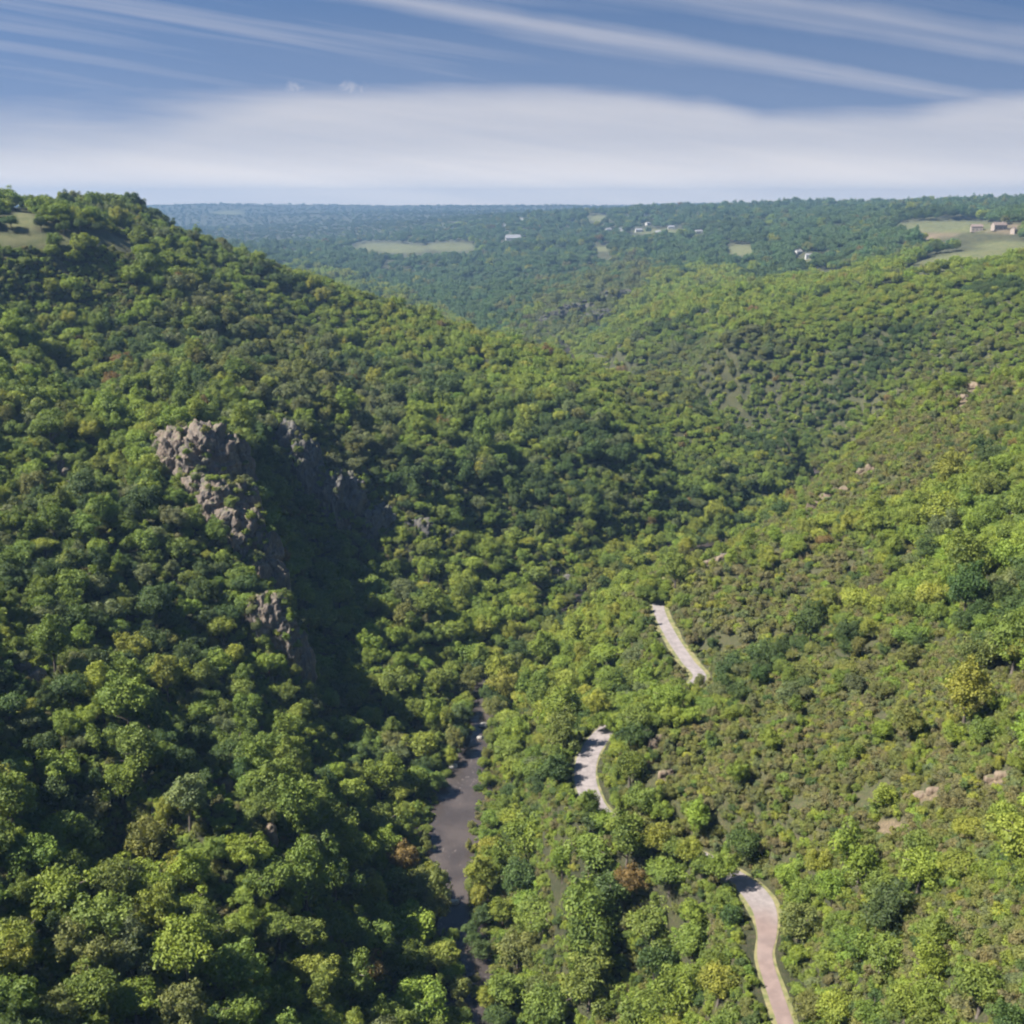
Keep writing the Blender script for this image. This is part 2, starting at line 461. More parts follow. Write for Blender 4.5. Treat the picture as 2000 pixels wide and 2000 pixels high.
def hit(u, v, lift=0.0):
    """place on the ground that is seen at (u, v), for canopy 'lift' above it"""
    d = ray(np.float64(u), np.float64(v))
    s = np.exp(np.linspace(math.log(70), math.log(12000), 1500))
    q = d[None, :] * s[:, None]
    g = gheight(q[:, 0], q[:, 1]) + lift
    k = np.nonzero(q[:, 2] + H_CAM < g)[0]
    i = k[0] if len(k) else len(s) - 1
    return q[i, 0], q[i, 1]


def ribbon(name, line, half, z_of, mat, n_across=5):
    """a strip along a line"""
    line = np.asarray(line)[:, :2]
    t = np.gradient(line, axis=0); t /= np.linalg.norm(t, axis=1)[:, None]
    nrm = np.stack([t[:, 1], -t[:, 0]], -1)
    h = np.broadcast_to(half, (len(line),))
    s = np.linspace(-1, 1, n_across)
    xy = line[:, None, :] + nrm[:, None, :] * (s[None, :, None] * h[:, None, None])
    z = z_of(xy[..., 0].ravel(), xy[..., 1].ravel(), np.repeat(np.arange(len(line)), n_across))
    v = np.concatenate([xy.reshape(-1, 2), z[:, None]], -1)
    o = mesh_obj(name, v, grid_faces(len(line), n_across), mat, smooth=True)
    me = o.data
    if sum(p.normal.z for p in me.polygons) < 0:
        me.flip_normals()
    return o


def river_material():
    m, t = material('river water')
    pos = t.n('ShaderNodeNewGeometry').outputs['Position']
    st = t.n('ShaderNodeMapping', {'Vector': pos, 'Scale': (1.0, .45, 1)}).outputs[0]
    c = t.mix(t.mr(t.noise(pos, .08, 3), .35, .65), col(.052, .044, .042), col(.082, .068, .062))
    riff = t.mr(t.noise(st, 1.3, 4, .6), .60, .74)
    far_ = t.mr(t.noise(pos, .05, 2), .5, .62)
    py = t.n('ShaderNodeSeparateXYZ', {0: pos}).outputs[1]
    zone_ = t.m('MAXIMUM', t.mr(py, 252, 240), t.mr(t.m('ABSOLUTE', t.m('SUBTRACT', py, 308)), 0, 18, 1.0, 0.0))
    c = t.mix(t.m('MULTIPLY', riff, t.m('MULTIPLY', t.m('MAXIMUM', far_, zone_), .4)), c, col(.42, .37, .34))
    bp = t.n('ShaderNodeBump', {'Height': t.noise(st, 1.6, 4), 'Strength': .35, 'Distance': .25})
    b = t.n('ShaderNodeBsdfPrincipled', {'Base Color': c, 'Roughness': .12, 'IOR': 1.33, 'Normal': bp.outputs[0]})
    t.n('ShaderNodeOutputMaterial', {0: b.outputs[0]})
    return m


river = tag(ribbon('river', RIV, 15.0, lambda x, y, i: np.zeros(x.shape) - .25, river_material(), 7), kind='structure')


def road_material():
    m, t = material('pale worn asphalt')
    pos = t.n('ShaderNodeNewGeometry').outputs['Position']
    y = t.n('ShaderNodeSeparateXYZ', {0: pos}).outputs[1]
    c = t.mix(t.mr(t.noise(pos, .55, 6, .7), .35, .65), col(.20, .175, .172), col(.285, .25, .244))
    c2 = t.mix(t.mr(t.noise(pos, .35, 4), .3, .7), col(.185, .135, .122), col(.25, .185, .165))
    c = t.mix(t.mr(t.m('ADD', y, t.m('MULTIPLY', t.noise(pos, .1, 2), 24.0)), 182, 200), c2, c)
    b = t.n('ShaderNodeBsdfPrincipled', {'Base Color': c, 'Roughness': .9})
    t.n('ShaderNodeOutputMaterial', {0: b.outputs[0]})
    return m


def verge_material():
    m, t = material('dry verge grass')
    pos = t.n('ShaderNodeNewGeometry').outputs['Position']
    c = t.mix(t.mr(t.noise(pos, .5, 4), .35, .65), col(.12, .135, .045), col(.24, .21, .10))
    b = t.n('ShaderNodeBsdfPrincipled', {'Base Color': c, 'Roughness': .95})
    t.n('ShaderNodeOutputMaterial', {0: b.outputs[0]})
    return m


ROADF = spline(road, 30)
zroad = lambda dz: (lambda x, y, i: ROADF[i, 2] + dz)
HALF = 2.6 - 1.25 * np.clip((186 - ROADF[:, 1]) / 16, 0, 1) - .55 * np.clip((ROADF[:, 1] - 275) / 25, 0, 1)
road_o = tag(ribbon('road', ROADF, HALF, zroad(.05), road_material(), 5), kind='structure')
verge = tag(ribbon('road_verge', ROADF, HALF + .65 + .9 * np.clip((ROADF[:, 1] - 290) / 20, 0, 1) + .45 * vnoise(ROADF[:, 0], ROADF[:, 1], 9, 4), zroad(-.0), verge_material(), 7), kind='structure')
#STAGE2
# ------------------------------------------------------------------ rock
def rock_material(name, c1, c2, c3):
    m, t = material(name)
    g = t.n('ShaderNodeTexCoord').outputs['Object']
    up = t.n('ShaderNodeMapping', {'Vector': g, 'Scale': (1, 1, .28)}).outputs[0]
    n1, n2 = t.noise(up, .35, 5, .6), t.noise(up, 1.3, 5, .65)
    c = t.mix(t.mr(n1, .36, .64), c1, c2)
    c = t.mix(t.mr(n2, .52, .72), c, c3)
    nz = t.n('ShaderNodeSeparateXYZ', {0: t.n('ShaderNodeNewGeometry').outputs['Normal']}).outputs[2]
    moss = t.m('MULTIPLY', t.mr(nz, .45, .8), t.mr(t.noise(g, .6, 4), .42, .6))
    c = t.mix(t.m('MULTIPLY', moss, .8), c, col(.10, .105, .045))
    bp = t.n('ShaderNodeBump', {'Height': n2, 'Strength': .9, 'Distance': .5})
    b = t.n('ShaderNodeBsdfPrincipled', {'Base Color': c, 'Roughness': .9, 'Normal': bp.outputs[0]})
    t.n('ShaderNodeOutputMaterial', {0: b.outputs[0]})
    return m


M_CRAG = rock_material('weathered crag stone', col(.195, .150, .117), col(.112, .097, .086), col(.265, .218, .174))
M_GREY = rock_material('grey cliff stone', col(.085, .08, .077), col(.14, .13, .122), col(.055, .052, .05))
M_TAN = rock_material('tan earthy stone', col(.215, .165, .118), col(.175, .128, .09), col(.28, .225, .17))
M_PALE = rock_material('pale river stone', col(.55, .52, .49), col(.47, .44, .41), col(.62, .60, .57))


def ico(sub):
    t = (1 + 5 ** .5) / 2
    v = [(-1, t, 0), (1, t, 0), (-1, -t, 0), (1, -t, 0), (0, -1, t), (0, 1, t), (0, -1, -t), (0, 1, -t), (t, 0, -1), (t, 0, 1), (-t, 0, -1), (-t, 0, 1)]
    f = [(0, 11, 5), (0, 5, 1), (0, 1, 7), (0, 7, 10), (0, 10, 11), (1, 5, 9), (5, 11, 4), (11, 10, 2), (10, 7, 6), (7, 1, 8), (3, 9, 4), (3, 4, 2), (3, 2, 6), (3, 6, 8), (3, 8, 9), (4, 9, 5), (2, 4, 11), (6, 2, 10), (8, 6, 7), (9, 8, 1)]
    v = [np.array(p) / np.linalg.norm(p) for p in v]
    for _ in range(sub):
        mid, nf = {}, []
        def mp(a_, b_):
            k = (min(a_, b_), max(a_, b_))
            if k not in mid:
                q = v[a_] + v[b_]; v.append(q / np.linalg.norm(q)); mid[k] = len(v) - 1
            return mid[k]
        for a_, b_, c_ in f:
            x, y, z = mp(a_, b_), mp(b_, c_), mp(c_, a_)
            nf += [(a_, x, z), (b_, y, x), (c_, z, y), (x, y, z)]
        f = nf
    return np.array(v), np.array(f)


ICO4, ICO5, ICO2 = ico(4), ico(5), ico(2)


def rock_lump(c, size, seed, col_w=2.6, base=ICO5, rough=1.0, yaw=0.0):
    """a blocky lump of rock with upright joints, as verts and faces"""
    V, F = base
    p = np.sign(V) * np.abs(V) ** .74
    s = np.array(size)
    p = p * s
    out = np.empty_like(p)
    sx = seed * 31.7
    for i, q in enumerate(p):
        d, pt = mnoise.voronoi(Vector((q[0] / col_w + sx, q[1] / col_w, q[2] / (col_w * 3.2))))
        h = mnoise.cell(Vector((pt[0][0] * 7.3, pt[0][1] * 7.3, pt[0][2] * 7.3)))
        crack = min((d[1] - d[0]) * 2.2, 1.0)
        n = mnoise.fractal(Vector((q[0] * .22 + sx, q[1] * .22, q[2] * .16)), .8, 2.1, 4)
        n2 = mnoise.fractal(Vector((q[0] * .8 + sx, q[1] * .8, q[2] * .5)), .8, 2.1, 3)
        k = 1 + rough * (.16 * (h - .5) + .07 * (crack - 1) + .24 * n + .05 * n2)
        zz = 1 + rough * (.10 * (h - .5) + .18 * n) if q[2] > 0 else 1
        out[i] = (q[0] * k, q[1] * k, q[2] * zz)
    ca, sa = math.cos(yaw), math.sin(yaw)
    out = np.stack([out[:, 0] * ca - out[:, 1] * sa, out[:, 0] * sa + out[:, 1] * ca, out[:, 2]], -1)
    return out + np.array(c), F


def rock_thing(name, lumps, mat, label, cat, group=None):
    vs, fs, n = [], [], 0
    org = np.array(lumps[0][0])
    for c, size, seed, kw in lumps:
        v, f = rock_lump(np.array(c) - org, size, seed, **kw)
        vs.append(v); fs.append(f + n); n += len(v)
        if max(size) > 3:
            fc = v[f].mean(1); nn = np.cross(v[f[:, 1]] - v[f[:, 0]], v[f[:, 2]] - v[f[:, 0]])
            ok = np.nonzero((nn[:, 2] / np.linalg.norm(nn, axis=1) > .35) & (fc[:, 2] > -size[2] * .3))[0]
            rl = np.random.RandomState(int(n) % 1000 + len(LEDGE))
            if len(ok):
                LEDGE.extend(fc[rl.choice(ok, min(len(ok), int(size[0] * 2.6)))] + org)
    o = mesh_obj(name, np.vstack(vs), np.vstack(fs), mat)
    o.location = org
    return tag(o, label, cat, group)


def on(u, v, dz=0.0):
    x, y = hit(u, v)
    return [x, y, float(gheight(x, y)) + dz]


LEDGE = []   # ledges where a bush can root
CRAGS = []   # (x, y, radius) kept free of trees


def crag(name, spec, mat, label, cat='crag', group=None, clear=.56):
    lumps = []
    for i, (u, v, sx, sy, sz, dz, yaw) in enumerate(spec):
        p = on(u, v, dz)
        lumps.append((p, (sx, sy, sz), len(CRAGS) + i * .37 + 1, dict(yaw=R(yaw), base=ICO5 if sx > 4 else ICO4, col_w=3.8 if sx > 4 else 1.5)))
        CRAGS.append((p[0], p[1], max(sx, sy) * (clear * .6 if name == 'cliff' else clear), p[2] + sz, (u, v)))
    return rock_thing(name, lumps, mat, label, cat, group)


# u, v on the view where it stands, half sizes, lift, turn
crag('crag', [(395, 905, 11, 10, 20, 0, 25), (345, 885, 9, 7, 15, 0, 10), (448, 905, 7, 7, 19, -1, -20), (318, 855, 7, 6, 9, 0, 0), (415, 965, 9, 7, 13, -2, 30), (460, 975, 7, 6, 14, -1, 15), (375, 940, 6, 5, 9, 0, 50), (435, 1010, 6, 5, 10, 0, 0)], M_CRAG,
     'tall sunlit crag of pinkish tan rock standing out of the wooded slope')
crag('crag', [(475, 1030, 6, 5.5, 13, 0, 10), (505, 1065, 5.5, 5, 12, 0, 40), (455, 1045, 4.5, 4, 8, 0, 0), (522, 1105, 5, 4.5, 10, 0, 20), (490, 1090, 4, 3.5, 7, 0, 60)], M_CRAG,
     'broken brown rock rib running downhill between the tall crag and the lower crag')
crag('crag', [(515, 1200, 7.5, 6.5, 14, 0, 20), (545, 1240, 6, 6, 13, 0, -15), (490, 1180, 5, 5, 9, 0, 40), (570, 1278, 4.5, 4.5, 9, 0, 10)], M_CRAG,
     'lower grey crag with a brown sunlit top and a steep shaded face')
crag('cliff', [(575, 905, 9, 8, 20, -2, 20), (620, 945, 8, 8, 17, -2, 0), (660, 965, 9, 8, 16, -1, 25), (715, 985, 9, 7, 11, -4, 10), (545, 860, 7, 6, 15, 0, 0)], M_GREY,
     'long dark grey cliff in shade behind the tall sunlit crag', 'cliff')
crag('cliff', [(790, 1000, 8, 5, 8, -3, -10), (850, 1015, 7, 5, 6, -3, 15)], M_GREY,
     'low dark cliff among trees where the shaded cliff runs out towards the river gap', 'cliff')
crag('cliff', [(1065, 600, 36, 10, 10, 0, 25), (1098, 588, 38, 10, 11, 0, 28), (1135, 574, 38, 10, 11, 0, 28), (1170, 561, 38, 10, 10, 0, 25)], M_GREY,
     'long streaked grey cliff far up the valley under the plateau', 'cliff')
crag('cliff', [(1130, 604, 32, 9, 9, 0, 25), (1152, 595, 34, 9, 9, 0, 25)], M_GREY,
     'short grey cliff just below the long far cliff up the valley', 'cliff')
crag('rock_outcrop', [(1045, 1085, 4, 3, 5, 0, 0), (1070, 1105, 3, 3, 5, 0, 20), (1015, 1060, 3.5, 3, 4, 0, 40)], M_GREY,
     'grey broken rock above the dark river bend across from the road end', 'rock')
crag('rock_outcrop', [(112, 892, 3.0, 2.5, 3.5, 1, 0), (125, 900, 2, 2, 2.5, 1, 30)], M_CRAG, 'small pale rock poking from the trees level with the tall crag', 'rock')
crag('rock_outcrop', [(35, 1268, 3.5, 2.2, 2.6, 1, -20), (70, 1285, 2.6, 2.2, 2.4, 1, -30)], M_CRAG, 'brown rock ledge at the edge of the view on the crag slope', 'rock')
crag('rock_outcrop', [(418, 1490, 2.4, 2.0, 3.4, 1.5, 0), (430, 1497, 2.0, 1.8, 2.8, 1.5, 30), (408, 1484, 2.0, 1.7, 2.8, 1.5, 60)], M_TAN, 'thin tan rock rib among trees on the lower crag slope', 'rock')
crag('rock_outcrop', [(511, 1592, 1.5, 1.3, 3.2, 2, 0), (518, 1600, 1.0, 1.0, 2.4, 2, 30)], M_TAN, 'little pinkish rock tooth between crowns below the thin rock rib', 'rock')
crag('rock_outcrop', [(1540, 955, 4, 2.5, 2.4, 0, -30), (1570, 938, 4.5, 2, 2.6, 0, -35), (1595, 928, 3, 1.6, 2, 0, -30)], M_TAN, 'bare tan rock slab on the earth slip above the upper bushes', 'rock')
crag('rock_outcrop', [(1650, 882, 3.2, 2, 2.2, 0, -30), (1625, 892, 2.4, 1.6, 1.8, 0, 0)], M_TAN, 'small brownish rock uphill of the bare tan slab', 'rock')
crag('rock_outcrop', [(1838, 730, 5, 2.6, 3, 0, -50)], M_TAN, 'middle of three pinkish rocks on the upper scrub slope by the view edge', 'rock', 'pinkish rocks of the upper scrub slope')
crag('rock_outcrop', [(1815, 755, 4, 2.2, 2.6, 0, -55)], M_TAN, 'lowest of three pinkish rocks on the upper scrub slope by the view edge', 'rock', 'pinkish rocks of the upper scrub slope')
crag('rock_outcrop', [(1872, 700, 4, 2.2, 2.6, 0, -50)], M_TAN, 'highest of three pinkish rocks on the upper scrub slope by the view edge', 'rock', 'pinkish rocks of the upper scrub slope')
crag('rock_outcrop', [(1742, 1500, 2.3, 1.1, 1.1, -.5, -15), (1764, 1494, 1.7, .9, .9, -.4, -15)], M_TAN, 'orange tan rock lying in the dry scrub uphill of the road', 'rock')
crag('rock_outcrop', [(1893, 1463, 1.9, 1.0, 1.0, -.4, -15), (1874, 1471, 1.5, .8, .8, -.3, -10)], M_TAN, 'pale tan ledge in the scrub beside the view edge', 'rock')
crag('rock_outcrop', [(1232, 1408, 1.5, 1.1, 1.8, 0, 0), (1244, 1398, 1.1, .9, 1.3, 0, 0)], M_TAN, 'upper of two tan rocks in the bank above the hooked road bend', 'rock')
crag('rock_outcrop', [(1250, 1468, 1.3, 1.0, 1.6, 0, 0), (1262, 1460, 1.0, .8, 1.1, 0, 0)], M_TAN, 'lower of two tan rocks in the bank above the hooked road bend', 'rock')
crag('rock_outcrop', [(1362, 1058, 2.8, 1.6, 2.2, 0, 10), (1335, 1066, 2.2, 1.3, 1.7, 0, 0)], M_TAN, 'cream rock cutting where the road vanishes behind the spur', 'rock')
for (u, v, s, lb) in ((855, 1446, 1.5, 'white boulder in the river below the dark overhanging trees'), (912, 1368, 1.6, 'pale boulder at the narrow head of the open river'),
                      (905, 1392, 1.0, 'small pale boulder just downstream of the river narrows'), (857, 1702, 1.3, 'white boulder at the downstream tip of the open river'),
                      (872, 1846, .8, 'small brown boulder in the lowest glimpse of river'), (884, 1862, .9, 'pinkish boulder in the lowest glimpse of river')):
    p = at_z(np.float64(u), np.float64(v), .1)
    rock_thing('boulder', [(p, (s, s * .75, s * .55), u * .1, dict(base=ICO4, col_w=.9, rough=.8))], M_PALE, lb, 'boulder', 'boulders in the river')

# ------------------------------------------------------------------ far houses on the plateau
def plain(name, c1, c2, sc_=1.5):
    m, t = material(name)
    g = t.n('ShaderNodeTexCoord').outputs['Object']
    b = t.n('ShaderNodeBsdfPrincipled', {'Base Color': t.mix(t.mr(t.noise(g, sc_, 4), .35, .65), c1, c2), 'Roughness': .85})
    t.n('ShaderNodeOutputMaterial', {0: b.outputs[0]})
    return m


M_WALL = plain('pale render', col(.58, .57, .55), col(.48, .47, .45)); M_WALL2 = plain('warm stone wall', col(.36, .30, .255), col(.30, .25, .215))
M_SLATE = plain('slate roof', col(.20, .20, .22), col(.27, .27, .28)); M_TILE = plain('brown tile roof', col(.20, .15, .125), col(.17, .13, .115))
M_DARK = plain('dark window', col(.03, .03, .035), col(.05, .05, .055))


def box_v(x0, x1, y0, y1, z0, z1):
    v = [(x, y, z) for z in (z0, z1) for (x, y) in ((x0, y0), (x1, y0), (x1, y1), (x0, y1))]
    return v, [(3, 2, 1, 0), (4, 5, 6, 7), (0, 1, 5, 4), (1, 2, 6, 5), (2, 3, 7, 6), (3, 0, 4, 7)]


HOUSES = []


def house(u, v, wd, yaw, label, warm=False, hgt=6.5):
    x, y = hit(u, v)
    HOUSES.append((x, y, wd))
    root = bpy.data.objects.new('house', None); C.objects.link(root)
    root.location = (x, y, float(gheight(x, y)) - .5); root.rotation_euler.z = R(yaw)
    tag(root, label, 'house', 'houses on the far plateau')
    a_, b_ = wd / 2, wd * .28
    vv_, ff_ = box_v(-a_, a_, -b_, b_, -1.5, hgt)
    n0 = len(vv_)
    vv_ += [(-a_, 0, hgt + b_ * .7), (a_, 0, hgt + b_ * .7)]
    ff_ = [f for f in ff_ if f != (4, 5, 6, 7)] + [(4, n0, 7), (5, 6, n0 + 1)]
    mesh_obj('wall', vv_, ff_, M_WALL2 if warm else M_WALL, root)
    o_, t_ = .5, .25
    rv_, rf_ = [], []
    for sg in (-1, 1):
        e0, e1 = (sg * (b_ + o_), hgt - o_ * .7 + .04), (0, hgt + b_ * .7 + .04)
        k = len(rv_)
        for xx in (-a_ - o_, a_ + o_):
            rv_ += [(xx, e0[0], e0[1]), (xx, e1[0], e1[1]), (xx, e1[0], e1[1] + t_), (xx, e0[0], e0[1] + t_)]
        rf_ += [(k, k + 1, k + 2, k + 3), (k + 7, k + 6, k + 5, k + 4), (k, k + 4, k + 5, k + 1), (k + 3, k + 2, k + 6, k + 7), (k, k + 3, k + 7, k + 4)]
    rf = mesh_obj('roof', rv_, rf_, M_TILE if warm else M_SLATE, root)
    cv_, cf_ = box_v(a_ * .5, a_ * .5 + .9, -.5, .5, hgt, hgt + b_ * .7 + 1.6)
    mesh_obj('chimney', cv_, cf_, M_WALL2 if warm else M_WALL, rf)
    for k in range(3):
        xx = -a_ + wd * (k + .5) / 3
        wv_, wf_ = box_v(xx - .7, xx + .7, -b_ - .06, -b_ + .1, 1.2, 2.9)
        mesh_obj('window', wv_, wf_, M_DARK, root)


for h_ in ((968, 453, 46, 4, 'long white barn standing alone beside the pale far meadow'), (952, 430, 17, 30, 'small white house uphill of the long white barn'), (985, 417, 15, -20, 'little white house highest above the long white barn'),
           (1148, 437, 16, 10, 'first white house of the far hamlet at its lower end'), (1172, 436, 15, -15, 'small grey-roofed house just inside the hamlet'), (1205, 438, 20, 5, 'broad white house in the middle of the far hamlet'),
           (1222, 425, 15, 40, 'white house standing highest in the far hamlet'), (1242, 442, 16, -30, 'white house lowest in the middle of the hamlet'), (1266, 432, 18, 0, 'white house past the middle of the hamlet'), (1318, 441, 18, 15, 'last white house at the hamlet end towards the yellow field'),
           (1506, 482, 13, 30, 'white house beside the yellow field at the wood edge'), (1526, 489, 12, 0, 'low white house below the one by the yellow field'), (1550, 458, 16, 10, 'pale house among trees above the dark hedge')):
    house(*h_)
for h_ in ((1700, 440, 17, 10, 'stone farmhouse with brown roof at the plateau meadow corner'), (1842, 437, 16, -10, 'stone house with brown roof between the plateau meadows'), (1884, 434, 19, 5, 'longest stone farmhouse with brown roof on the plateau'), (1915, 441, 13, 30, 'small stone house with brown roof at the view edge')):
    house(*h_, warm=True)

# ------------------------------------------------------------------ leaves, crowns, trunks
def leaf_material():
    m, t = material('green foliage')
    tint = t.n('ShaderNodeAttribute', attribute_name='tint', attribute_type='INSTANCER').outputs['Color']
    lob = t.n('ShaderNodeAttribute', attribute_name='lobe').outputs['Fac']
    c = t.mix(lob, t.mix(1.0, tint, col(.68, .74, .80), 'MULTIPLY'), t.mix(1.0, tint, col(1.34, 1.27, 1.02), 'MULTIPLY'))
    d = t.n('ShaderNodeBsdfPrincipled', {'Base Color': c, 'Roughness': .62, 'Specular IOR Level': .28})
    tr = t.n('ShaderNodeBsdfTranslucent', {'Color': t.mix(1.0, c, col(1.25, 1.25, .55), 'MULTIPLY')})
    mx = t.n('ShaderNodeMixShader', {0: .28, 1: d.outputs[0], 2: tr.outputs[0]})
    t.n('ShaderNodeOutputMaterial', {0: mx.outputs[0]})
    return m


def bark_material():
    m, t = material('grey brown bark')
    g = t.n('ShaderNodeTexCoord').outputs['Object']
    c = t.mix(t.mr(t.noise(t.n('ShaderNodeMapping', {'Vector': g, 'Scale': (5, 5, 1)}).outputs[0], 3, 4), .3, .7), col(.075, .058, .045), col(.16, .135, .115))
    b = t.n('ShaderNodeBsdfPrincipled', {'Base Color': c, 'Roughness': .9})
    t.n('ShaderNodeOutputMaterial', {0: b.outputs[0]})
    return m


M_LEAF, M_BARK = leaf_material(), bark_material()


def crown_data(seed, n_lobe, per, leaf, shape, lobe_r=(.17, .42), open_=0.0):
    """unit crown (radius 1, base at z = 0): many small leaf sprays on uneven lobes"""
    rs = np.random.RandomState(seed)
    V, L = [], []
    cz = shape['cz']
    ax = rs.normal(size=(3, 3)); ax /= np.linalg.norm(ax, axis=1)[:, None]; am = rs.uniform(-.28, .22, 3)
    bulge = lambda q_: 1 + float((am * np.maximum(ax @ q_, 0)).sum())      # uneven outline, no two sides alike
    for k in range(n_lobe):
        d = rs.normal(size=3); d /= np.linalg.norm(d)
        if d[2] < -.35:
            d[2] *= -.6
        rad = rs.uniform(.42, .95) * bulge(d) if k > n_lobe * .22 else rs.uniform(0, .45)
        c = d * rad
        c[2] = c[2] * shape['h'] * (shape.get('flat', 1.0) if c[2] > 0 else .8)
        wid = 1.0
        if 'cone' in shape:
            wid = 1.12 - shape['cone'] * max(0, (c[2] + .4))
        c[:2] *= max(wid, .3) * shape.get('w', 1.0)
        if 'two' in shape and k % 2:
            c = c * .8 + np.array(shape['two'])
        c += rs.normal(size=3) * .05
        lr = rs.uniform(*lobe_r) * (1.15 - .35 * rad)
        tone = np.clip(rs.normal(.5, .22), 0, 1)
        n = int(per * (lr / .32) ** 1.5)
        q = rs.normal(size=(n, 3)); q[:, 2] += .35
        q /= np.linalg.norm(q, axis=1)[:, None]
        pos = c + q * lr * rs.uniform(.62, 1.08, (n, 1)) * np.array([1, 1, .86])
        nr = q + rs.normal(size=(n, 3)) * .55 + np.array([0, 0, .25])
        nr /= np.linalg.norm(nr, axis=1)[:, None]
        tx = np.cross(nr, rs.normal(size=(n, 3))); tx /= np.linalg.norm(tx, axis=1)[:, None]
        ty = np.cross(nr, tx)
        s1 = leaf * rs.uniform(.6, 1.35, (n, 1)); s2 = s1 * rs.uniform(.5, .9, (n, 1))
        fold = nr * s1 * rs.uniform(-.3, .1, (n, 1))
        V.append(np.stack([pos - tx * s1, pos - ty * s2 + fold, pos + tx * s1, pos + ty * s2 + fold], 1).reshape(-1, 3))
        L.append(np.clip(tone + rs.normal(size=n) * .16, 0, 1))
    V = np.vstack(V); L = np.concatenate(L)
    V[:, 2] += cz
    F = np.arange(len(V)).reshape(-1, 4)
    return V, F, L


def tube(path, radii, n=7):
    path = np.asarray(path, float)
    t = np.gradient(path, axis=0); t /= np.linalg.norm(t, axis=1)[:, None]
    a_ = np.cross(t, [0.31, .95, .1]); a_ /= np.linalg.norm(a_, axis=1)[:, None]
    b_ = np.cross(t, a_)
    an = np.linspace(0, 2 * math.pi, n, endpoint=False)
    V = path[:, None] + (a_[:, None] * np.cos(an)[None, :, None] + b_[:, None] * np.sin(an)[None, :, None]) * np.asarray(radii)[:, None, None]
    V = V.reshape(-1, 3)
    F = []
    for i in range(len(path) - 1):
        for j in range(n):
            F.append((i * n + j, i * n + (j + 1) % n, (i + 1) * n + (j + 1) % n, (i + 1) * n + j))
    return V, np.array(F)


def trunk_data(seed, cz, stems=1):
    rs = np.random.RandomState(seed)
    Vs, Fs, n = [], [], 0
    def add(p, r, k=7):
        nonlocal n
        v, f = tube(p, r, k); Vs.append(v); Fs.append(f + n); n += len(v)
    top = np.array([rs.normal() * .06, rs.normal() * .06, cz + .35])
    zz = np.linspace(-.35, 1, 8)[:, None]
    add(np.hstack([top[:2] * np.clip(zz, 0, 1) + rs.normal(size=(8, 2)) * .012, zz * top[2]]), np.linspace(.085, .022, 8) * np.array([1.35] + [1] * 7))
    for i in range(6):
        s = rs.uniform(.4, .85)
        base = np.array([top[0] * s, top[1] * s, top[2] * s])
        ang = i * 1.05 + rs.uniform(-.3, .3)
        L = rs.uniform(.45, .75)
        end = base + np.array([math.cos(ang) * L, math.sin(ang) * L, rs.uniform(.15, .5)])
        tt = np.linspace(0, 1, 5)[:, None]
        add(base + (end - base) * tt + np.array([0, 0, .12]) * (tt * (1 - tt)), np.linspace(.036, .010, 5), 5)
    return np.vstack(Vs), np.vstack(Fs)


SHAPES = [dict(word='broad', h=.78, cz=1.02, w=1.06), dict(word='round', h=.95, cz=1.10), dict(word='tall', h=1.35, cz=1.42, w=.82, cone=.12),
          dict(word='flat-topped', h=.80, cz=.98, flat=.72, w=1.08), dict(word='pointed', h=1.25, cz=1.18, cone=.50, w=.95), dict(word='two-headed', h=.8, cz=.95, w=.8, two=(.42, .12, .38))]
SHRUBS = [dict(word='low', h=.62, cz=.42), dict(word='rounded', h=.85, cz=.62), dict(word='straggly', h=1.0, cz=.75, w=.85)]


def data_mesh(name, V, F, mat, lobe=None):
    o = mesh_obj(name, V, F, mat, attrs={'lobe': ('FACE', lobe)} if lobe is not None else None)
    me = o.data
    bpy.data.objects.remove(o)
    return me


CROWN_ME, TRUNK_ME, SHRUB_ME = [], [], []
for i, s in enumerate(SHAPES):
    V, F, L = crown_data(100 + i, 44 if i != 2 else 52, 150, .046, s)
    CROWN_ME.append(data_mesh('crown', V, F, M_LEAF, L))
    V, F = trunk_data(200 + i, s['cz'])
    TRUNK_ME.append(data_mesh('trunk', V, F, M_BARK))
for i, s in enumerate(SHRUBS):
    V, F, L = crown_data(300 + i, 16, 90, .075, s, (.26, .50))
    v2, f2 = trunk_data(400 + i, .35)
    me = data_mesh('shrub', np.vstack([V, v2 * .8]), np.vstack([F, f2 + len(V)]), M_LEAF, np.concatenate([L, np.zeros(len(f2))]))
    me.materials.append(M_BARK)
    mi = np.zeros(len(me.polygons), np.int32); mi[len(F):] = 1
    me.polygons.foreach_set('material_index', mi)
    SHRUB_ME.append(me)

TINTS = {   # leaf colours; the bluest one has distance haze mixed in
    'bright green': (.190, .245, .042), 'yellow-green': (.232, .256, .046), 'mid-green': (.148, .200, .042), 'haze-blue': (.098, .158, .070), 'dark green': (.072, .112, .034), 'olive': (.160, .174, .052), 'grey-green': (.140, .165, .072), 'rusty brown': (.195, .140, .052), 'brownish': (.165, .155, .072)
}
KEYS = list(TINTS)

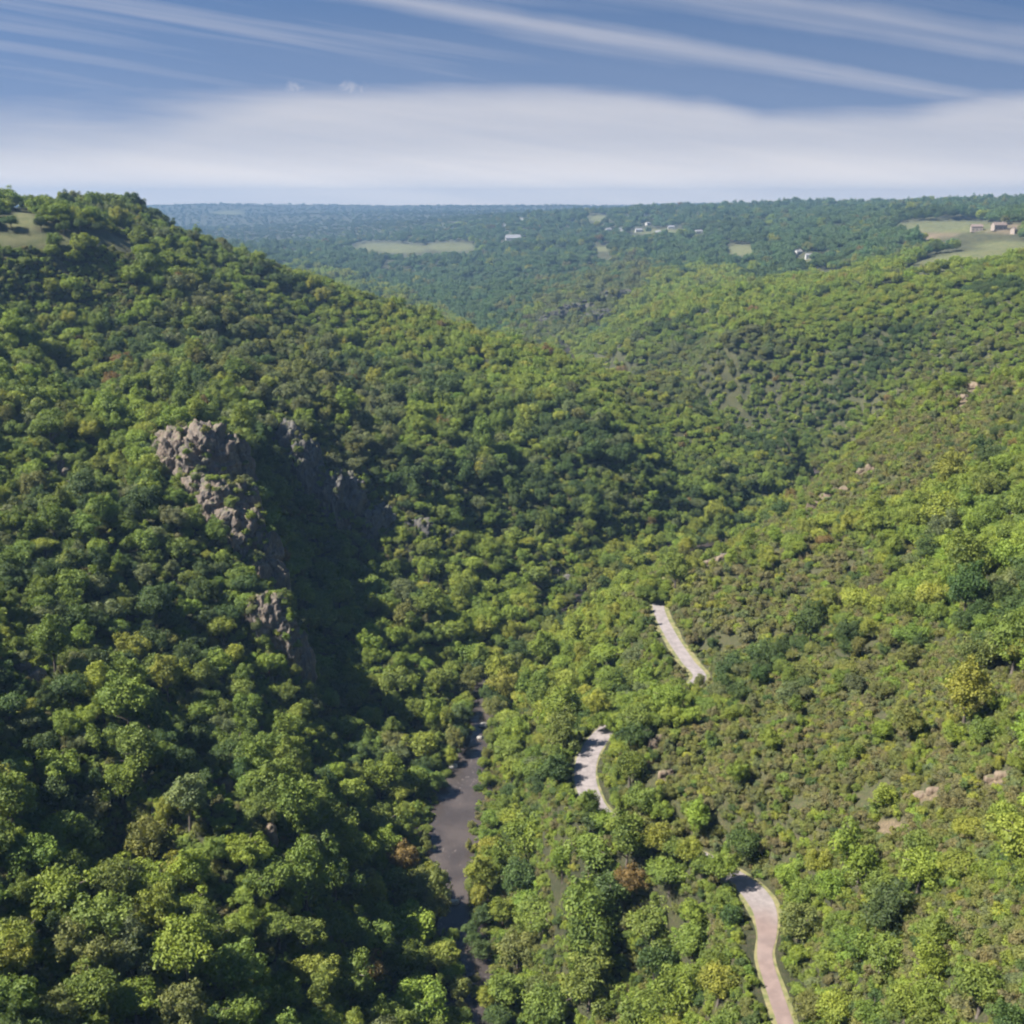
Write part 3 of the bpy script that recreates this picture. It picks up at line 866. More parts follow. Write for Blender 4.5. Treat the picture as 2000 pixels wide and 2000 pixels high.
# ------------------------------------------------------------------ where each tree stands
HERO = '''108 1448 80 b;28 1441 70 b;259 1420 100 m;227 1473 90 b;196 1347 50 b;315 1389 60 m;315 1301 70 y;448 1403 80 m;505 1413 75 m;626 1459 60 b;654 1501 70 b;465 1340 70 m;546 1375 70 m;315 1543 50 y;280 1602 90 o;507 1641 125 m;119 1665 140 b;45 1609 100 m;217 1676 110 m;297 1721 100 b;266 1742 50 y;35 1774 110 b;14 1826 80 y;168 1802 110 o;168 1868 115 m;252 1882 110 b;350 1809 140 b;437 1823 125 m;525 1756 80 m;588 1823 85 y;577 1669 105 m;647 1746 90 m;455 1896 110 m;342 1907 110 o;105 1914 110 o
714 1466 80 b;721 1553 88 m;791 1403 80 y;826 1280 90 m;763 1623 60 r;781 1672 90 o;774 1746 105 b;705 1763 90 m;697 1830 80 r;791 1900 115 b;826 1802 85 b;956 1294 80 y;1061 1361 80 b;956 1406 70 m;1026 1452 70 m;966 1452 60 b;1016 1340 60 m;920 1462 60 b;966 1536 60 y;1012 1543 62 d;1113 1540 84 d;1211 1525 70 b;991 1592 100 b;920 1606 60 y;1113 1606 105 m;1183 1610 95 m;908 1669 66 y;991 1664 105 d;1061 1648 60 b;1194 1668 70 r;1148 1680 95 d;1264 1658 90 m;1113 1725 115 m;1026 1718 95 m;1236 1739 105 m;949 1721 60 b;1113 1784 115 m;1236 1816 90 d;1113 1854 120 m;977 1791 90 o;1026 1850 90 o;956 1862 85 m;1043 1908 110 m;1201 1903 110 m;1306 1788 90 m
1452 1403 44 b;1623 1620 108 b;1546 1630 70 y;1728 1592 80 m;1833 1560 60 y;1403 1592 70 d;1308 1606 60 m;1651 1672 105 m;1571 1683 70 b;1510 1746 86 o;1676 1732 110 d;1553 1809 66 b;1753 1830 90 b;1613 1781 80 m;1851 1868 115 m;1355 1861 95 y;1308 1725 60 b;1372 1730 62 d;1350 1816 70 m;1588 1907 90 b;1525 1893 70 o;1763 1781 75 m;1502 1868 40 d;1483 886 62 d;1648 984 70 b;1728 984 60 b;1571 767 44 d;1375 1008 70 d;1746 1043 60 d;1921 956 50 d;1291 1130 50 m;1500 788 44 b
1110 991 90 b;1113 844 60 b;966 1159 108 b;1012 844 34 y;1008 1089 70 m;921 1106 52 b;809 1075 50 b;848 1194 80 b;893 1236 70 m;1201 1054 90 b;1271 1036 86 b;1141 1124 70 b;1275 1089 64 m;1096 1194 80 b;1026 1243 80 b;1008 1302 70 m;1148 1236 80 b;1150 1290 70 m;185 963 60 b;84 1026 50 y;192 1040 55 b;273 1092 50 g;325 1082 34 g;612 1096 90 b;595 1001 70 b;420 1183 70 y;157 1208 50 b;350 1148 60 b;238 1141 60 m;507 1253 60 b;640 1130 70 b
20 418 40 d;76 424 30 d;150 424 44 d;120 432 30 d;50 500 40 m'''
KEY1 = dict(b='bright green', y='yellow-green', m='mid-green', d='dark green', o='olive', g='grey-green', r='rusty brown')
rs = np.random.RandomState(5)
trees = []     # x, y, radius, shape, colour key, hero
for part in HERO.replace('\n', ';').split(';'):
    u, v, wd, k = part.split()
    u, v, wd = float(u), float(v), float(wd)
    x, y = hit(u, v + wd * .10, 5.0)
    for _ in range(2):
        dep = project(np.array([[x, y, float(gheight(x, y)) + 5]]))[2][0]
        rad = min(wd / 1932 * T2 * dep / 2 * 1.04, 7.0 if dep < 550 else 4.6)
        x, y = hit(u, v, rad * 1.05)
    trees.append((x, y, rad, KEY1[k], 1))

# trees that stand along the stretches of road and river which the photograph shows only as woodland
rx = np.random.RandomState(9)
ru0, rv0, _ = project(ROADF)
tr0 = np.gradient(ROADF[:, :2], axis=0); tr0 /= np.linalg.norm(tr0, axis=1)[:, None]
acc = 0.0
for i in range(1, len(ROADF)):
    acc += float(np.hypot(*(ROADF[i, :2] - ROADF[i - 1, :2])))
    if acc > 4.4 and (1508 < rv0[i] < 1660 or (1296 < rv0[i] < 1352) or (1030 < rv0[i] < 1140)):
        acc = 0.0
        nx, ny = tr0[i, 1], -tr0[i, 0]
        if ny > 0 or (abs(ny) < .3 and nx > 0):
            nx, ny = -nx, -ny
        rad = rx.uniform(3.5, 4.4)
        trees.append((ROADF[i, 0] + nx * (rad * .35 + 3.0), ROADF[i, 1] + ny * (rad * .35 + 3.0), rad, rx.choice(['bright green', 'mid-green', 'mid-green', 'yellow-green', 'olive']), 2))
for i in range(0, len(ROADF), 4):
    if 1085 < rv0[i] < 1142 or 1345 < rv0[i] < 1384:
        for sgn in (-1, 1):
            trees.append((ROADF[i, 0] + tr0[i, 1] * 1.9 * sgn, ROADF[i, 1] - tr0[i, 0] * 1.9 * sgn, rx.uniform(2.3, 3.0), rx.choice(['bright green', 'mid-green']), 3))
vu0, vv0, _ = project(np.hstack([RIV, np.zeros((len(RIV), 1))]))
tv0 = np.gradient(RIV, axis=0); tv0 /= np.linalg.norm(tv0, axis=1)[:, None]
acc = 0.0
for i in range(1, len(RIV)):
    acc += float(np.hypot(*(RIV[i] - RIV[i - 1])))
    if acc > 5.5 and RIV[i, 1] < 700:
        acc = 0.0
        for sgn in (-1, 1, 1) if vv0[i] < 1352 else (-1, 1):
            rad = rx.uniform(3.8, 5.4)
            off = 5.8 if 1352 < vv0[i] < 1745 else (5.6 if vv0[i] < 1352 else 3.4) + rx.uniform(-.6, 1.2)
            trees.append((RIV[i, 0] + tv0[i, 1] * off * sgn, RIV[i, 1] - tv0[i, 0] * off * sgn, rad, rx.choice(['bright green', 'mid-green', 'yellow-green', 'dark green', 'olive']), 2))

# what must stay in view: the open river and three stretches of road
clear = []
for v, u0, u1 in ((1368, 904, 918), (1400, 890, 915), (1430, 868, 906), (1460, 855, 902), (1475, 848, 900), (1490, 842, 899), (1505, 835, 896), (1520, 828, 893), (1535, 824, 893), (1550, 820, 893), (1580, 815, 893), (1620, 817, 888), (1660, 830, 880), (1690, 846, 878), (1715, 856, 876), (1740, 864, 880), (1775, 868, 882), (1805, 870, 884), (1830, 872, 890), (1855, 876, 894), (1885, 880, 892)):
    for f in np.linspace(0, 1, 7):
        clear.append(at_z(np.float64(u0 + (u1 - u0) * f), np.float64(v), -.25))
tg = np.gradient(ROADF[:, :2], axis=0); tg /= np.linalg.norm(tg, axis=1)[:, None]
ru, rv, _ = project(ROADF)
for i in range(0, len(ROADF), 3):
    if (1149 < rv[i] < 1280 and ru[i] < 1345) or (1388 < rv[i] < 1503) or 1672 < rv[i]:
        for s in (-HALF[i] * .9, -HALF[i] * .3, HALF[i] * .4, HALF[i] + .1):
            clear.append(np.array([ROADF[i, 0] + tg[i, 1] * s, ROADF[i, 1] - tg[i, 0] * s, ROADF[i, 2]]))
for (x, y, r_, zt, (u, v)) in CRAGS:
    if u < 1100 and not (530 < u < 900 and v < 1020):
        g0 = float(gheight(x, y))
        for f in (.35, .7, .95):
            clear.append(np.array([x, y, g0 + (zt - g0) * f]))
    else:
        clear.append(np.array([x, y, zt - .5]))
clear = np.array(clear)
CU, CV, CD = project(clear)


def blocks_view(x, y, rad, hgt, margin=.86):
    """True where a tree would stand in front of what must stay in view"""
    z = gheight(x, y)
    bad = np.zeros(len(x), bool)
    for f, k in ((.62, 1.0), (1.25, .8)):
        u, v, d = project(np.stack([x, y, z + hgt * f], -1))
        rp = rad * k * margin * 1.22 / d / T2 * 1932
        for s in range(0, len(x), 4000):
            e_ = slice(s, s + 4000)
            m_ = (np.abs(u[e_, None] - CU) < rp[e_, None]) & (np.hypot(u[e_, None] - CU, (v[e_, None] - CV)) < rp[e_, None]) & (d[e_, None] < CD - .5)
            bad[e_] |= m_.any(1)
    return bad


HT = np.array([t[:3] for t in trees])
for _ in range(4):
    b = blocks_view(HT[:, 0], HT[:, 1], HT[:, 2] * .9, HT[:, 2], .80)
    HT[:, 2] = np.where(b & (HT[:, 2] > 1.6), HT[:, 2] * .78, HT[:, 2])
keep = ~blocks_view(HT[:, 0], HT[:, 1], HT[:, 2] * .9, HT[:, 2], .80)
trees = [(t[0], t[1], r_, t[3], t[4]) for t, r_ in zip(trees, HT[:, 2])]
dr = seg_dist(HT[:, 0], HT[:, 1], ROAD, 2)[0]; dv = seg_dist(HT[:, 0], HT[:, 1], RIV, 3)[0]
keep &= ((dr > 3.4) | np.array([t[4] == 3 for t in trees])) & (dv > 2.6)
trees = [t for t, k in zip(trees, keep) if k]
HT = np.array([t[:3] for t in trees])


def jitter_grid(x0, x1, y0, y1, s, r_):
    gx_, gy_ = np.meshgrid(np.arange(x0, x1, s), np.arange(y0, y1, s), indexing='ij')
    gx_ = gx_ + (np.arange(gx_.shape[1]) % 2)[None, :] * s * .5
    return (gx_ + r_.uniform(-.5, .5, gx_.shape) * s).ravel(), (gy_ + r_.uniform(-.5, .5, gx_.shape) * s).ravel()


def pick_tint(x, y, dry_, r_):
    """leaf colour by stand, chance and distance, haze painted into the far woods"""
    u_, v_, _ = project(np.stack([x, y, gheight(x, y) + 6], -1))
    far_ = np.hypot(x, y)
    zone = lambda lst: np.max([blob(u_, v_, *l_) for l_ in lst], 0)
    zg = zone(((480, 650, 190, 80, 30), (1330, 690, 160, 50, -20), (1110, 575, 130, 35, -30), (640, 780, 120, 90, 40)))
    zd = zone(((1545, 500, 60, 7, -8), (1410, 456, 40, 5, 0), (1440, 520, 40, 6, -15), (1760, 408, 70, 7, 0), (1880, 535, 60, 14, -5), (90, 425, 110, 16, 0), (300, 400, 110, 12, 25), (1360, 430, 60, 6, 0), (1150, 470, 80, 6, 0), (1010, 470, 60, 5, 0)))
    zb = zone(((800, 625, 260, 40, 25), (1150, 690, 220, 45, 8), (1620, 560, 300, 50, -10), (1000, 1240, 190, 130, -30), (1500, 1010, 300, 80, -15), (1150, 1050, 150, 60, -10), (1250, 560, 150, 40, -10)))
    st = vnoise(x, y, 46, 21) * .5 + vnoise(x, y, 18, 22) * .35
    out = np.empty(len(x), object)
    q = r_.uniform(size=len(x))
    for i in range(len(x)):
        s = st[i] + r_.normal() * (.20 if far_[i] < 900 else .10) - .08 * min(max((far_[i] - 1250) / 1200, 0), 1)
        if q[i] < (.005 if far_[i] < 600 else .003): k = 'rusty brown'
        elif q[i] < (.05 if far_[i] < 900 else .015): k = 'yellow-green'
        elif zg[i] > .3 and q[i] < .75: k = 'grey-green' if q[i] < .5 else 'olive'
        elif zd[i] > .3: k = 'dark green'
        elif zb[i] > .3 and q[i] < .8: k = 'bright green' if q[i] < .6 else 'yellow-green'
        elif q[i] < .06 + .45 * dry_[i]: k = 'olive' if q[i] < .06 + .36 * dry_[i] else 'brownish'
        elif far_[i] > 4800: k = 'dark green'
        elif far_[i] > 1250 and (far_[i] - 1250) / 500 > q[i] * 1.2 and s < .45: k = 'haze-blue'  # look of haze painted into the leaves beyond the near ridge
        elif s > .12: k = 'bright green'
        elif s > -.28: k = 'mid-green'
        elif s > -.38: k = 'grey-green'
        else: k = 'dark green'
        out[i] = k
    return out


def spread_trees():
    X_, Y_, R_ = [], [], []
    def add(x, y, rad):
        X_.append(x); Y_.append(y); R_.append(rad)
    r_ = np.random.RandomState(11)
    x, y = jitter_grid(-900, 900, 62, 1050, 5.9, r_)       # the near valley
    r = np.hypot(x, y)
    k = (r < 1050) & (np.abs(np.arctan2(x, y)) < R(47)) & (r > 70)
    x, y = x[k], y[k]
    add(x, y, (2.5 + 3.2 * r_.uniform(size=len(x)) ** 1.3 + 1.8 * (r_.uniform(size=len(x)) < .10)) * (1 + .22 * vnoise(x, y, 40, 31)))
    x, y = r_.uniform(10, 700, 27000), r_.uniform(420, 1050, 27000)        # smaller growth between them on the upper slope over the road
    k = (np.hypot(x, y) < 1050) & (x > .06 * y)
    x, y = x[k], y[k]
    u_, v_, _ = project(np.stack([x, y, gheight(x, y)], -1))
    add(x, y, r_.uniform(2.0, 3.6, len(x)) * (1 + .45 * blob(u_, v_, 1370, 710, 110, 90)))
    s = .0068                                              # farther woods, wider spaced with distance
    tt = np.arange(R(-44), R(44), s); lr = np.arange(math.log(1050), math.log(9900), s * 1.05)
    T_, L_ = np.meshgrid(tt, lr, indexing='ij')
    T_ = (T_ + r_.uniform(-.7, .7, T_.shape) * s).ravel(); L_ = (L_ + r_.uniform(-1.0, 1.0, L_.shape) * s).ravel()
    r = np.exp(L_)
    add(r * np.sin(T_), r * np.cos(T_), np.clip(r * s * .74, 5.0, 11) * r_.uniform(.6, 1.25, len(r)))
    return np.concatenate(X_), np.concatenate(Y_), np.concatenate(R_)


tx, ty, trad = spread_trees()
tz = gheight(tx, ty)
dryt, eart, fiet = cover(tx, ty, tz)
r0_ = np.hypot(tx, ty)                                     # open meadow keeps clear of tall trees on the side it is seen from
for f_ in (.35, .7, 1.0):
    q_ = 1 + np.where(r0_ > 1100, np.where(r0_ > 1500, 260, 150), np.where((tx < 0) & (r0_ > 480), 45, 0)) * f_ / r0_
    fiet = np.maximum(fiet, cover(tx * q_, ty * q_, gheight(tx * q_, ty * q_))[2])
rt = np.hypot(tx, ty)
rk = np.random.RandomState(12)
uni = rk.uniform(size=len(tx))
ut, vt, dt = project(np.stack([tx, ty, tz + trad], -1))
keep = (fiet < .35) & (eart < .45)
scr = dryt * (rt < 560)
clump = vnoise(tx, ty, 30, 51) + .5 * vnoise(tx, ty, 14, 52)   # dry scrub carries few trees, in clumps
keep &= ~((scr > .25) & (uni < scr * np.clip(.72 - .75 * clump, .1, .97)))
trad = np.where(scr > .25, trad * np.clip(.66 + .22 * clump, .5, .95), trad)
upper = (vt < 900) & (ut > 1180) & (rt < 1050)             # the upper slope over the road has smaller trees
trad = np.where(upper, trad * .80, trad)
dr = np.full(len(tx), 1e3); k = rt < 700
dr[k] = seg_dist(tx[k], ty[k], ROAD, 2)[0]
dv = np.full(len(tx), 1e3); k = rt < 3200
dv[k] = seg_dist(tx[k], ty[k], RIV, 3)[0]
ut_, vt_, _ = project(np.stack([tx, ty, tz], -1))
keep &= (dr > 3.4 + trad * .32) & (dv > np.where((vt_ > 1730) & (rt < 400), 3.6, 5.0) + rk.uniform(0, 1.6, len(tx)))
for (x, y, r_, zt, _uv) in CRAGS:
    keep &= np.hypot(tx - x, ty - y) > r_ * .9 + trad * .3
for (x, y, w_) in HOUSES:
    keep &= ~((np.abs(tx - x * ty / y) < w_ * .8) & (ty > y - 190) & (ty < y + 16))
for (x, y, r_, *_x) in trees:
    keep &= np.hypot(tx - x, ty - y) > .60 * (r_ + trad)
# where a full-grown tree would hide the open river or road, a smaller one stands
for f in (1.0, .72, .5, .34):
    b = np.zeros(len(tx), bool)
    b[keep] = blocks_view(tx[keep], ty[keep], trad[keep], trad[keep] * 1.9)
    if f == .34:
        keep &= ~b
    else:
        trad = np.where(b, np.maximum(trad * .70, 1.15), trad)
tx, ty, trad, dryt = tx[keep], ty[keep], trad[keep], dryt[keep]
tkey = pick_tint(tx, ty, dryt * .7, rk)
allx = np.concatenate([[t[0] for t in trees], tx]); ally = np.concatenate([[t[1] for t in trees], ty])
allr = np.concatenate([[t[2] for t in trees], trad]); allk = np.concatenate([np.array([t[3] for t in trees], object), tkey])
ash = np.random.RandomState(13).choice(6, len(allx), p=[.27, .24, .13, .16, .06, .14])
allz = gheight(allx, ally)
far_off = np.hypot(allx, ally) > 600                       # the hilltop woods are all round-headed
ash[far_off & ((ash == 4) | (ash == 2))] = 1
au, av, ad = project(np.stack([allx, ally, allz + allr * 1.1], -1))


def seen(x, y, z):
    """not hidden by the lie of the land"""
    r = np.hypot(x, y)
    ti = np.clip(((np.arctan2(x, y) - th[0]) / (th[-1] - th[0]) * (NT_ - 1)).round().astype(int), 0, NT_ - 1)
    ri = np.clip(((np.log(r) - math.log(45)) / (math.log(11000) - math.log(45)) * (NR_ - 1)).astype(int) - 3, 0, NR_ - 1)
    return (z - H_CAM) / r > MAXEL[ti, ri]


vis = (au > -10) & (au < 1942) & (av > 380) & (av < 1950) & seen(allx, ally, allz + allr * 1.2)
size = np.where(vis, allr / ad, 0)
size[:len(trees)] += np.where(vis[:len(trees)] & np.array([t[4] == 1 for t in trees]), 10, 0)
N_TREE = 298
order = np.argsort(-size)
single = order[:N_TREE]
mass = np.setdiff1d(np.arange(len(allx)), single)

# scrub bushes on the dry slope over the road and in gaps
rb = np.random.RandomState(15)
sx, sy = jitter_grid(-300, 330, 70, 760, 1.62, rb)
rs_ = np.hypot(sx, sy)
ex, ey = jitter_grid(-300, 330, 70, 760, 1.7, rb)    # steep banks carry more to the plan metre
gs = np.hypot(gheight(ex + 2, ey) - gheight(ex - 2, ey), gheight(ex, ey + 2) - gheight(ex, ey - 2)) / 4
ek = rb.uniform(size=len(ex)) < np.clip((gs - .35) * 1.3, 0, .9)
sx, sy = np.concatenate([sx, ex[ek]]), np.concatenate([sy, ey[ek]])
rs_ = np.hypot(sx, sy)
k = (rs_ < 700) & (np.abs(np.arctan2(sx, sy)) < R(36)) & (rb.uniform(size=len(sx)) < np.where(rs_ > 330, .42, 1))
occ = np.zeros((900, 1000), bool)                    # half-metre-true map of the ground the crowns already shade
for x, y, r_ in zip(allx, ally, allr):
    if abs(x) < 330 and y < 760:
        q_ = max(r_ * .36 - .3, .3)
        i_, j_ = (x + 330) / .75, (y - 60) / .75
        a0_, a1_, b0_, b1_ = int(i_ - q_ / .75), int(i_ + q_ / .75) + 1, int(j_ - q_ / .75), int(j_ + q_ / .75) + 1
        a0_, b0_ = max(a0_, 0), max(b0_, 0)
        ii_, jj_ = np.ogrid[a0_:min(a1_, 900), b0_:min(b1_, 1000)]
        occ[a0_:min(a1_, 900), b0_:min(b1_, 1000)] |= ((ii_ - i_) ** 2 + (jj_ - j_) ** 2) < (q_ / .75) ** 2
k &= ~occ[np.clip(((sx + 330) / .75).astype(int), 0, 899), np.clip(((sy - 60) / .75).astype(int), 0, 999)]
sx, sy, rs_ = sx[k], sy[k], rs_[k]
srad = rb.uniform(.8, 1.9, len(sx)) * np.where(rs_ > 330, 1.5, 1)
sz = gheight(sx, sy)
sd_, se_, sf_ = cover(sx, sy, sz)
gap = vnoise(sx, sy, 9, 41) + .6 * vnoise(sx, sy, 4, 42)
keep = (se_ < .3) & (sf_ < .3) & ((gap > -.85) | (sd_ < .12))
dr = seg_dist(sx, sy, ROAD, 2)[0]; dv = seg_dist(sx, sy, RIV, 3)[0]
keep &= (dr > np.where(sy < 185, 2.4, 3.3) + srad * .55) & (dv > 6.2)
for (x, y, r_, *_x) in trees:
    keep &= np.hypot(sx - x, sy - y) > .30 * r_
for (x, y, r_, *_x) in CRAGS:
    keep &= np.hypot(sx - x, sy - y) > r_ + .4
for f in (1, 2, 3):
    b = np.zeros(len(sx), bool)
    b[keep] = blocks_view(sx[keep], sy[keep], srad[keep], srad[keep] * 1.2)
    if f == 3:
        keep &= ~b
    else:
        srad = np.where(b, srad * .62, srad)
sx, sy, srad, sz, sd_ = sx[keep], sy[keep], srad[keep], sz[keep], sd_[keep]
skey = np.array(rb.choice(['olive', 'brownish', 'grey-green', 'mid-green', 'dark green', 'bright green', 'yellow-green'], len(sx), p=[.37, .30, .10, .09, .03, .05, .06]), object)
wet = (sd_ < .12) & (rb.uniform(size=len(sx)) < .75)
skey[wet] = rb.choice(['mid-green', 'bright green', 'dark green', 'olive'], int(wet.sum()), p=[.42, .3, .1, .18])
ssh = rb.choice(3, len(sx), p=[.4, .38, .22])
su, sv, sdp = project(np.stack([sx, sy, sz + srad * .6], -1))
vis = (sd_ > .12) & (su > -5) & (su < 1937) & (sv > 380) & (sv < 1935) & seen(sx, sy, sz + srad)
# a bush right behind a tree's crown does not show
tu, tv, tdp = au[allr > 1.8], av[allr > 1.8], ad[allr > 1.8]; tr_ = allr[allr > 1.8]
kk = (tdp < 700) & (tu > 800)
tu, tv, tdp, tr_ = tu[kk], tv[kk], tdp[kk], tr_[kk]
for s in range(0, len(sx), 3000):
    e_ = slice(s, s + 3000)
    hid = (np.hypot(su[e_, None] - tu, sv[e_, None] - tv) < tr_ / tdp / T2 * 1932 * .95) & (tdp < sdp[e_, None])
    vis[e_] &= ~hid.any(1)
ssize = np.where(vis, srad / sdp, 0)
so = np.argsort(-ssize)
s_single = so[:298]
s_mass = np.setdiff1d(np.arange(len(sx)), s_single)

# ------------------------------------------------------------------ labels that single out
LAND = [('the tall crag', 390, 870), ('the lower grey crag', 525, 1190), ('the shaded cliff', 610, 900), ('the broad open river reach', 852, 1580), ('the river narrows', 905, 1385),
        ('the lowest river glimpse', 880, 1840), ('the hooked road bend', 1112, 1450), ('the upper road stretch', 1285, 1220), ('the near road bend', 1415, 1680),
        ('the road at the bottom edge', 1470, 1880), ('the tan earth slip', 1560, 940), ('the orange tan rock', 1745, 1502), ('the pale tan ledge', 1890, 1466),
        ('the thin rock rib', 420, 1490), ('the little rock tooth', 511, 1594), ('the edge rock ledge', 45, 1270), ('the bottom corner on the crag side', 0, 1932),
        ('the bottom corner on the road side', 1932, 1932), ('the middle of the bottom edge', 966, 1932), ('the dark river bend', 1130, 1110), ('the small pale rock', 115, 895),
        ('the road end at the spur', 1360, 1050), ('the plateau meadow', 110, 450), ('the two bank rocks', 1240, 1435)]


def make_labels(u, v, rad, words_):
    """one label each: look first, then the landmark it stands by, then its rank among those still alike"""
    u, v = np.asarray(u), np.asarray(v)
    lu, lv = np.array([l[1] for l in LAND]), np.array([l[2] for l in LAND])
    near_ = np.argmin(np.hypot((u[:, None] - lu), (v[:, None] - lv)), 1)
    med = np.quantile(rad, [.3, .72])
    base = []
    for i in range(len(u)):
        l = LAND[near_[i]]
        du, dv_ = u[i] - l[1], v[i] - l[2]
        sizew = 'small' if rad[i] < med[0] else 'large' if rad[i] > med[1] else 'medium'
        if abs(dv_) > 1.1 * abs(du):
            pl = 'above' if dv_ < 0 else 'below'
        else:
            river_ward = (du > 0) == (l[1] < 860)
            pl = 'riverward of' if river_ward else 'inland of'
        how = 'just ' if math.hypot(du, dv_) < 60 else '' if math.hypot(du, dv_) < 140 else 'well '
        base.append((f'{sizew} {words_[i]}', f'{how}{pl} {l[0]}'))
    byk = {}
    for i, b in enumerate(base):
        byk.setdefault(b, []).append(i)
    out = [None] * len(base)
    ordn = ['', 'second', 'third', 'fourth', 'fifth', 'sixth', 'seventh', 'eighth', 'ninth']
    for (a_, b_), ii in byk.items():
        if len(ii) == 1:
            out[ii[0]] = f'{a_} {b_}'
        elif len(ii) == 2:
            ii = sorted(ii, key=lambda i: v[i])
            out[ii[0]], out[ii[1]] = f'upper {a_} {b_}', f'lower {a_} {b_}'
        else:
            ii = sorted(ii, key=lambda i: v[i])
            for k_, i in enumerate(ii):
                out[i] = f'{"highest" if k_ == 0 else "lowest" if k_ == len(ii) - 1 else ordn[min(k_, 8)] + " highest"} {a_} {b_}'
    return out


tw = [f'{allk[i]} {SHAPES[ash[i]]["word"]} tree' for i in single]
tlab = make_labels(au[single], av[single], (allr / ad)[single], tw)
rt_ = np.random.RandomState(21)
JT = lambda k, r_: np.clip(np.array(TINTS[k]) * r_.uniform(.86, 1.14) * (1 + r_.normal(size=3) * .035), .005, .4)
CROWN_SRC = {}
for n_, i in enumerate(single):
    root = bpy.data.objects.new('broadleaf_tree', None)
    C.objects.link(root)
    root.empty_display_size = .5
    root.location = (allx[i], ally[i], allz[i] - .3)
    root.rotation_euler.z = rt_.uniform(0, 6.28)
    s = allr[i]
    root.scale = (s * rt_.uniform(.88, 1.12), s * rt_.uniform(.88, 1.12), s * rt_.uniform(.82, 1.2))
    tag(root, tlab[n_], 'tree', 'trees of the valley woodland')
    cr = bpy.data.objects.new('crown', CROWN_ME[ash[i]]); C.objects.link(cr); cr.parent = root
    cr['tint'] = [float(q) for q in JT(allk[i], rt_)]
    tk = bpy.data.objects.new('trunk', TRUNK_ME[ash[i]]); C.objects.link(tk); tk.parent = root
    CROWN_SRC.setdefault(int(ash[i]), cr)
sw = [f'{skey[i]} {SHRUBS[ssh[i]]["word"]} shrub' for i in s_single]
slab = make_labels(su[s_single], sv[s_single], (srad / sdp)[s_single], sw)
SHRUB_SRC = {}
for n_, i in enumerate(s_single):
    o = bpy.data.objects.new('shrub', SHRUB_ME[ssh[i]]); C.objects.link(o)
    o.location = (sx[i], sy[i], sz[i] - .1); o.rotation_euler.z = rt_.uniform(0, 6.28)
    o.scale = (srad[i],) * 3
    o['tint'] = [float(q) for q in JT(skey[i], rt_)]
    tag(o, slab[n_], 'shrub', 'shrubs of the dry slope')
    SHRUB_SRC.setdefault(int(ssh[i]), o)


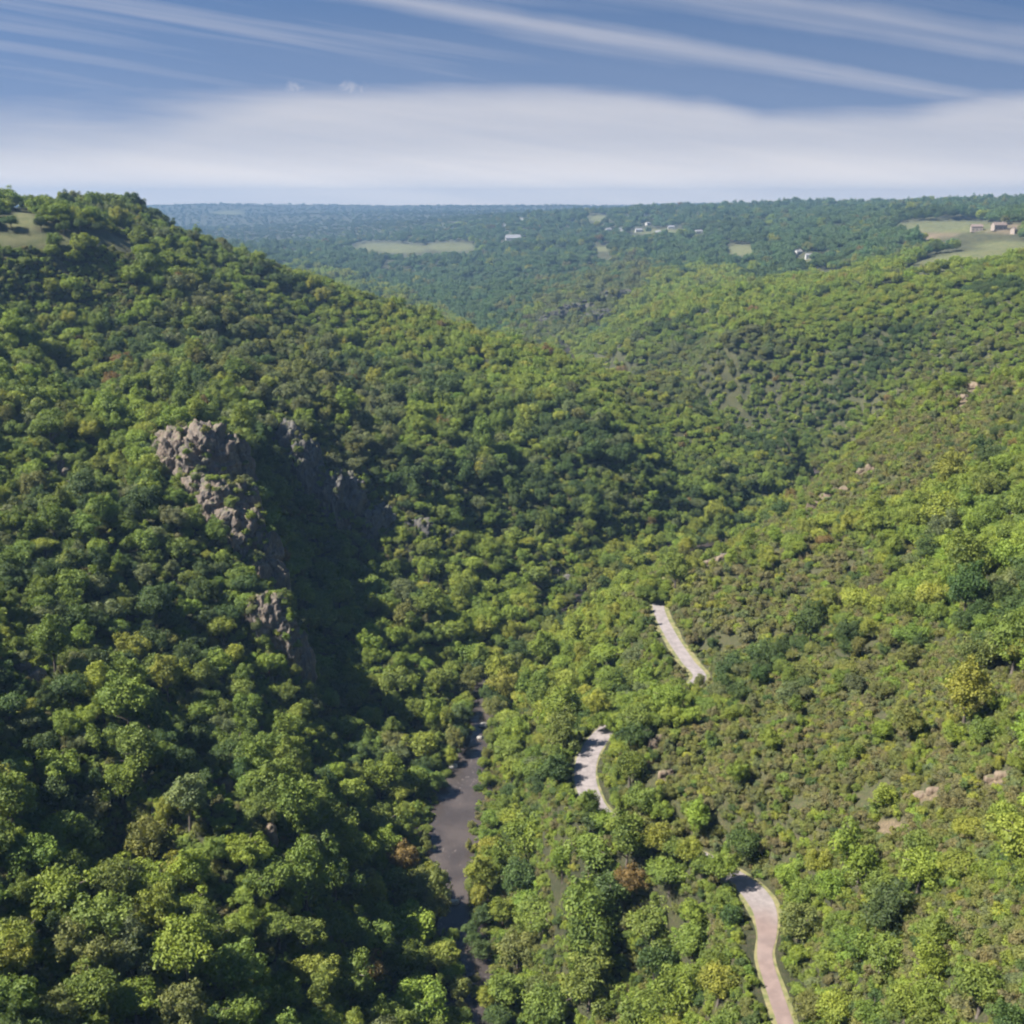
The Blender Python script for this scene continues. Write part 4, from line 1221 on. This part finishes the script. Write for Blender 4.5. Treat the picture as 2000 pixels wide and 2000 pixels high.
# ------------------------------------------------------------------ the rest of the woods and scrub, as masses nobody could count
def scatter(name, x, y, z, rad, idx, keys, sources, label, seed):
    r_ = np.random.RandomState(seed)
    n = len(x)
    me = bpy.data.meshes.new(name)
    me.vertices.add(n)
    me.vertices.foreach_set('co', np.stack([x, y, z - .3], -1).astype(np.float32).ravel())
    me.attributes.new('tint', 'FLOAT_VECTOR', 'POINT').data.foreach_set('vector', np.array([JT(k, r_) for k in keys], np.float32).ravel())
    me.attributes.new('size', 'FLOAT_VECTOR', 'POINT').data.foreach_set('vector', np.stack([rad * r_.uniform(.86, 1.14, n), rad * r_.uniform(.86, 1.14, n), rad * r_.uniform(.78, 1.25, n) * np.where(np.hypot(x, y) > 4500, .6, 1.0)], -1).astype(np.float32).ravel())
    rot_ = np.zeros((n, 3), np.float32); rot_[:, 2] = r_.uniform(0, 6.28, n); rot_[:, :2] = r_.normal(size=(n, 2)) * .09
    me.attributes.new('turn', 'FLOAT_VECTOR', 'POINT').data.foreach_set('vector', rot_.ravel())
    me.attributes.new('pick', 'INT', 'POINT').data.foreach_set('value', np.asarray(idx, np.int32))
    o = bpy.data.objects.new(name, me); C.objects.link(o)
    tag(o, label, None, None, 'stuff')
    ng = bpy.data.node_groups.new(name, 'GeometryNodeTree')
    ng.interface.new_socket('Geometry', in_out='INPUT', socket_type='NodeSocketGeometry')
    ng.interface.new_socket('Geometry', in_out='OUTPUT', socket_type='NodeSocketGeometry')
    N = ng.nodes; Lk = ng.links.new
    gi, go = N.new('NodeGroupInput'), N.new('NodeGroupOutput')
    join = N.new('GeometryNodeJoinGeometry')
    insts = []
    for k in sorted(sources):
        oi = N.new('GeometryNodeObjectInfo'); oi.inputs[0].default_value = sources[k]; oi.transform_space = 'ORIGINAL'
        g2 = N.new('GeometryNodeGeometryToInstance'); Lk(oi.outputs['Geometry'], g2.inputs[0])
        insts.append(g2)
    for g2 in reversed(insts):                    # joined last-first, so that the order stays as listed
        Lk(g2.outputs[0], join.inputs[0])
    def attr(nm, typ):
        a_ = N.new('GeometryNodeInputNamedAttribute'); a_.data_type = typ; a_.inputs[0].default_value = nm
        return a_.outputs[0]
    iop = N.new('GeometryNodeInstanceOnPoints')
    Lk(gi.outputs[0], iop.inputs['Points']); Lk(join.outputs[0], iop.inputs['Instance'])
    iop.inputs['Pick Instance'].default_value = True
    Lk(attr('pick', 'INT'), iop.inputs['Instance Index'])
    e2r = N.new('FunctionNodeEulerToRotation'); Lk(attr('turn', 'FLOAT_VECTOR'), e2r.inputs[0])
    Lk(e2r.outputs[0], iop.inputs['Rotation']); Lk(attr('size', 'FLOAT_VECTOR'), iop.inputs['Scale'])
    Lk(iop.outputs[0], go.inputs[0])
    md = o.modifiers.new('scatter', 'NODES'); md.node_group = ng
    return o


rm = mass
forest = scatter('forest', allx[rm], ally[rm], allz[rm], allr[rm], ash[rm], allk[rm], CROWN_SRC, 'dense green broadleaf forest covering both valley sides', 31)
LE = np.array(LEDGE); nl = len(LE); rl = np.random.RandomState(77)
cat_ = np.concatenate
shrubbery = scatter('shrubbery', cat_([sx[s_mass], LE[:, 0]]), cat_([sy[s_mass], LE[:, 1]]), cat_([sz[s_mass], LE[:, 2] + .1]), cat_([srad[s_mass], rl.uniform(.8, 2.3, nl)]), cat_([ssh[s_mass], rl.choice(3, nl)]),
                    cat_([skey[s_mass], rl.choice(['olive', 'mid-green', 'grey-green', 'bright green'], nl).astype(object)]), SHRUB_SRC, 'olive and green scrub on the dry slope and in the gaps between trees', 32)
print('TREES', len(trees), len(allx), 'SHRUBS', len(sx), 'vis', int((ssize > 0).sum()))

# ------------------------------------------------------------------ air
def haze_box():
    v = [(x, y, z) for z in (-60.0, 330.0) for (x, y) in ((-11200, -900), (11200, -900), (11200, 11400), (-11200, 11400))]
    f = [(3, 2, 1, 0), (4, 5, 6, 7), (0, 1, 5, 4), (1, 2, 6, 5), (2, 3, 7, 6), (3, 0, 4, 7)]
    m = bpy.data.materials.new('pale air')
    m.use_nodes = True
    t = NT(m.node_tree)
    pv = t.n('ShaderNodeVolumePrincipled', {'Color': col(.25, .42, .68), 'Density': HAZE, 'Anisotropy': .1})
    t.n('ShaderNodeOutputMaterial', {1: pv.outputs[0]})
    o = mesh_obj('haze', v, f, m)
    return tag(o, 'thin pale blue haze over the valley', None, None, 'stuff')


HAZE = 1.15e-4
if HAZE:
    haze_box()
#STAGE3
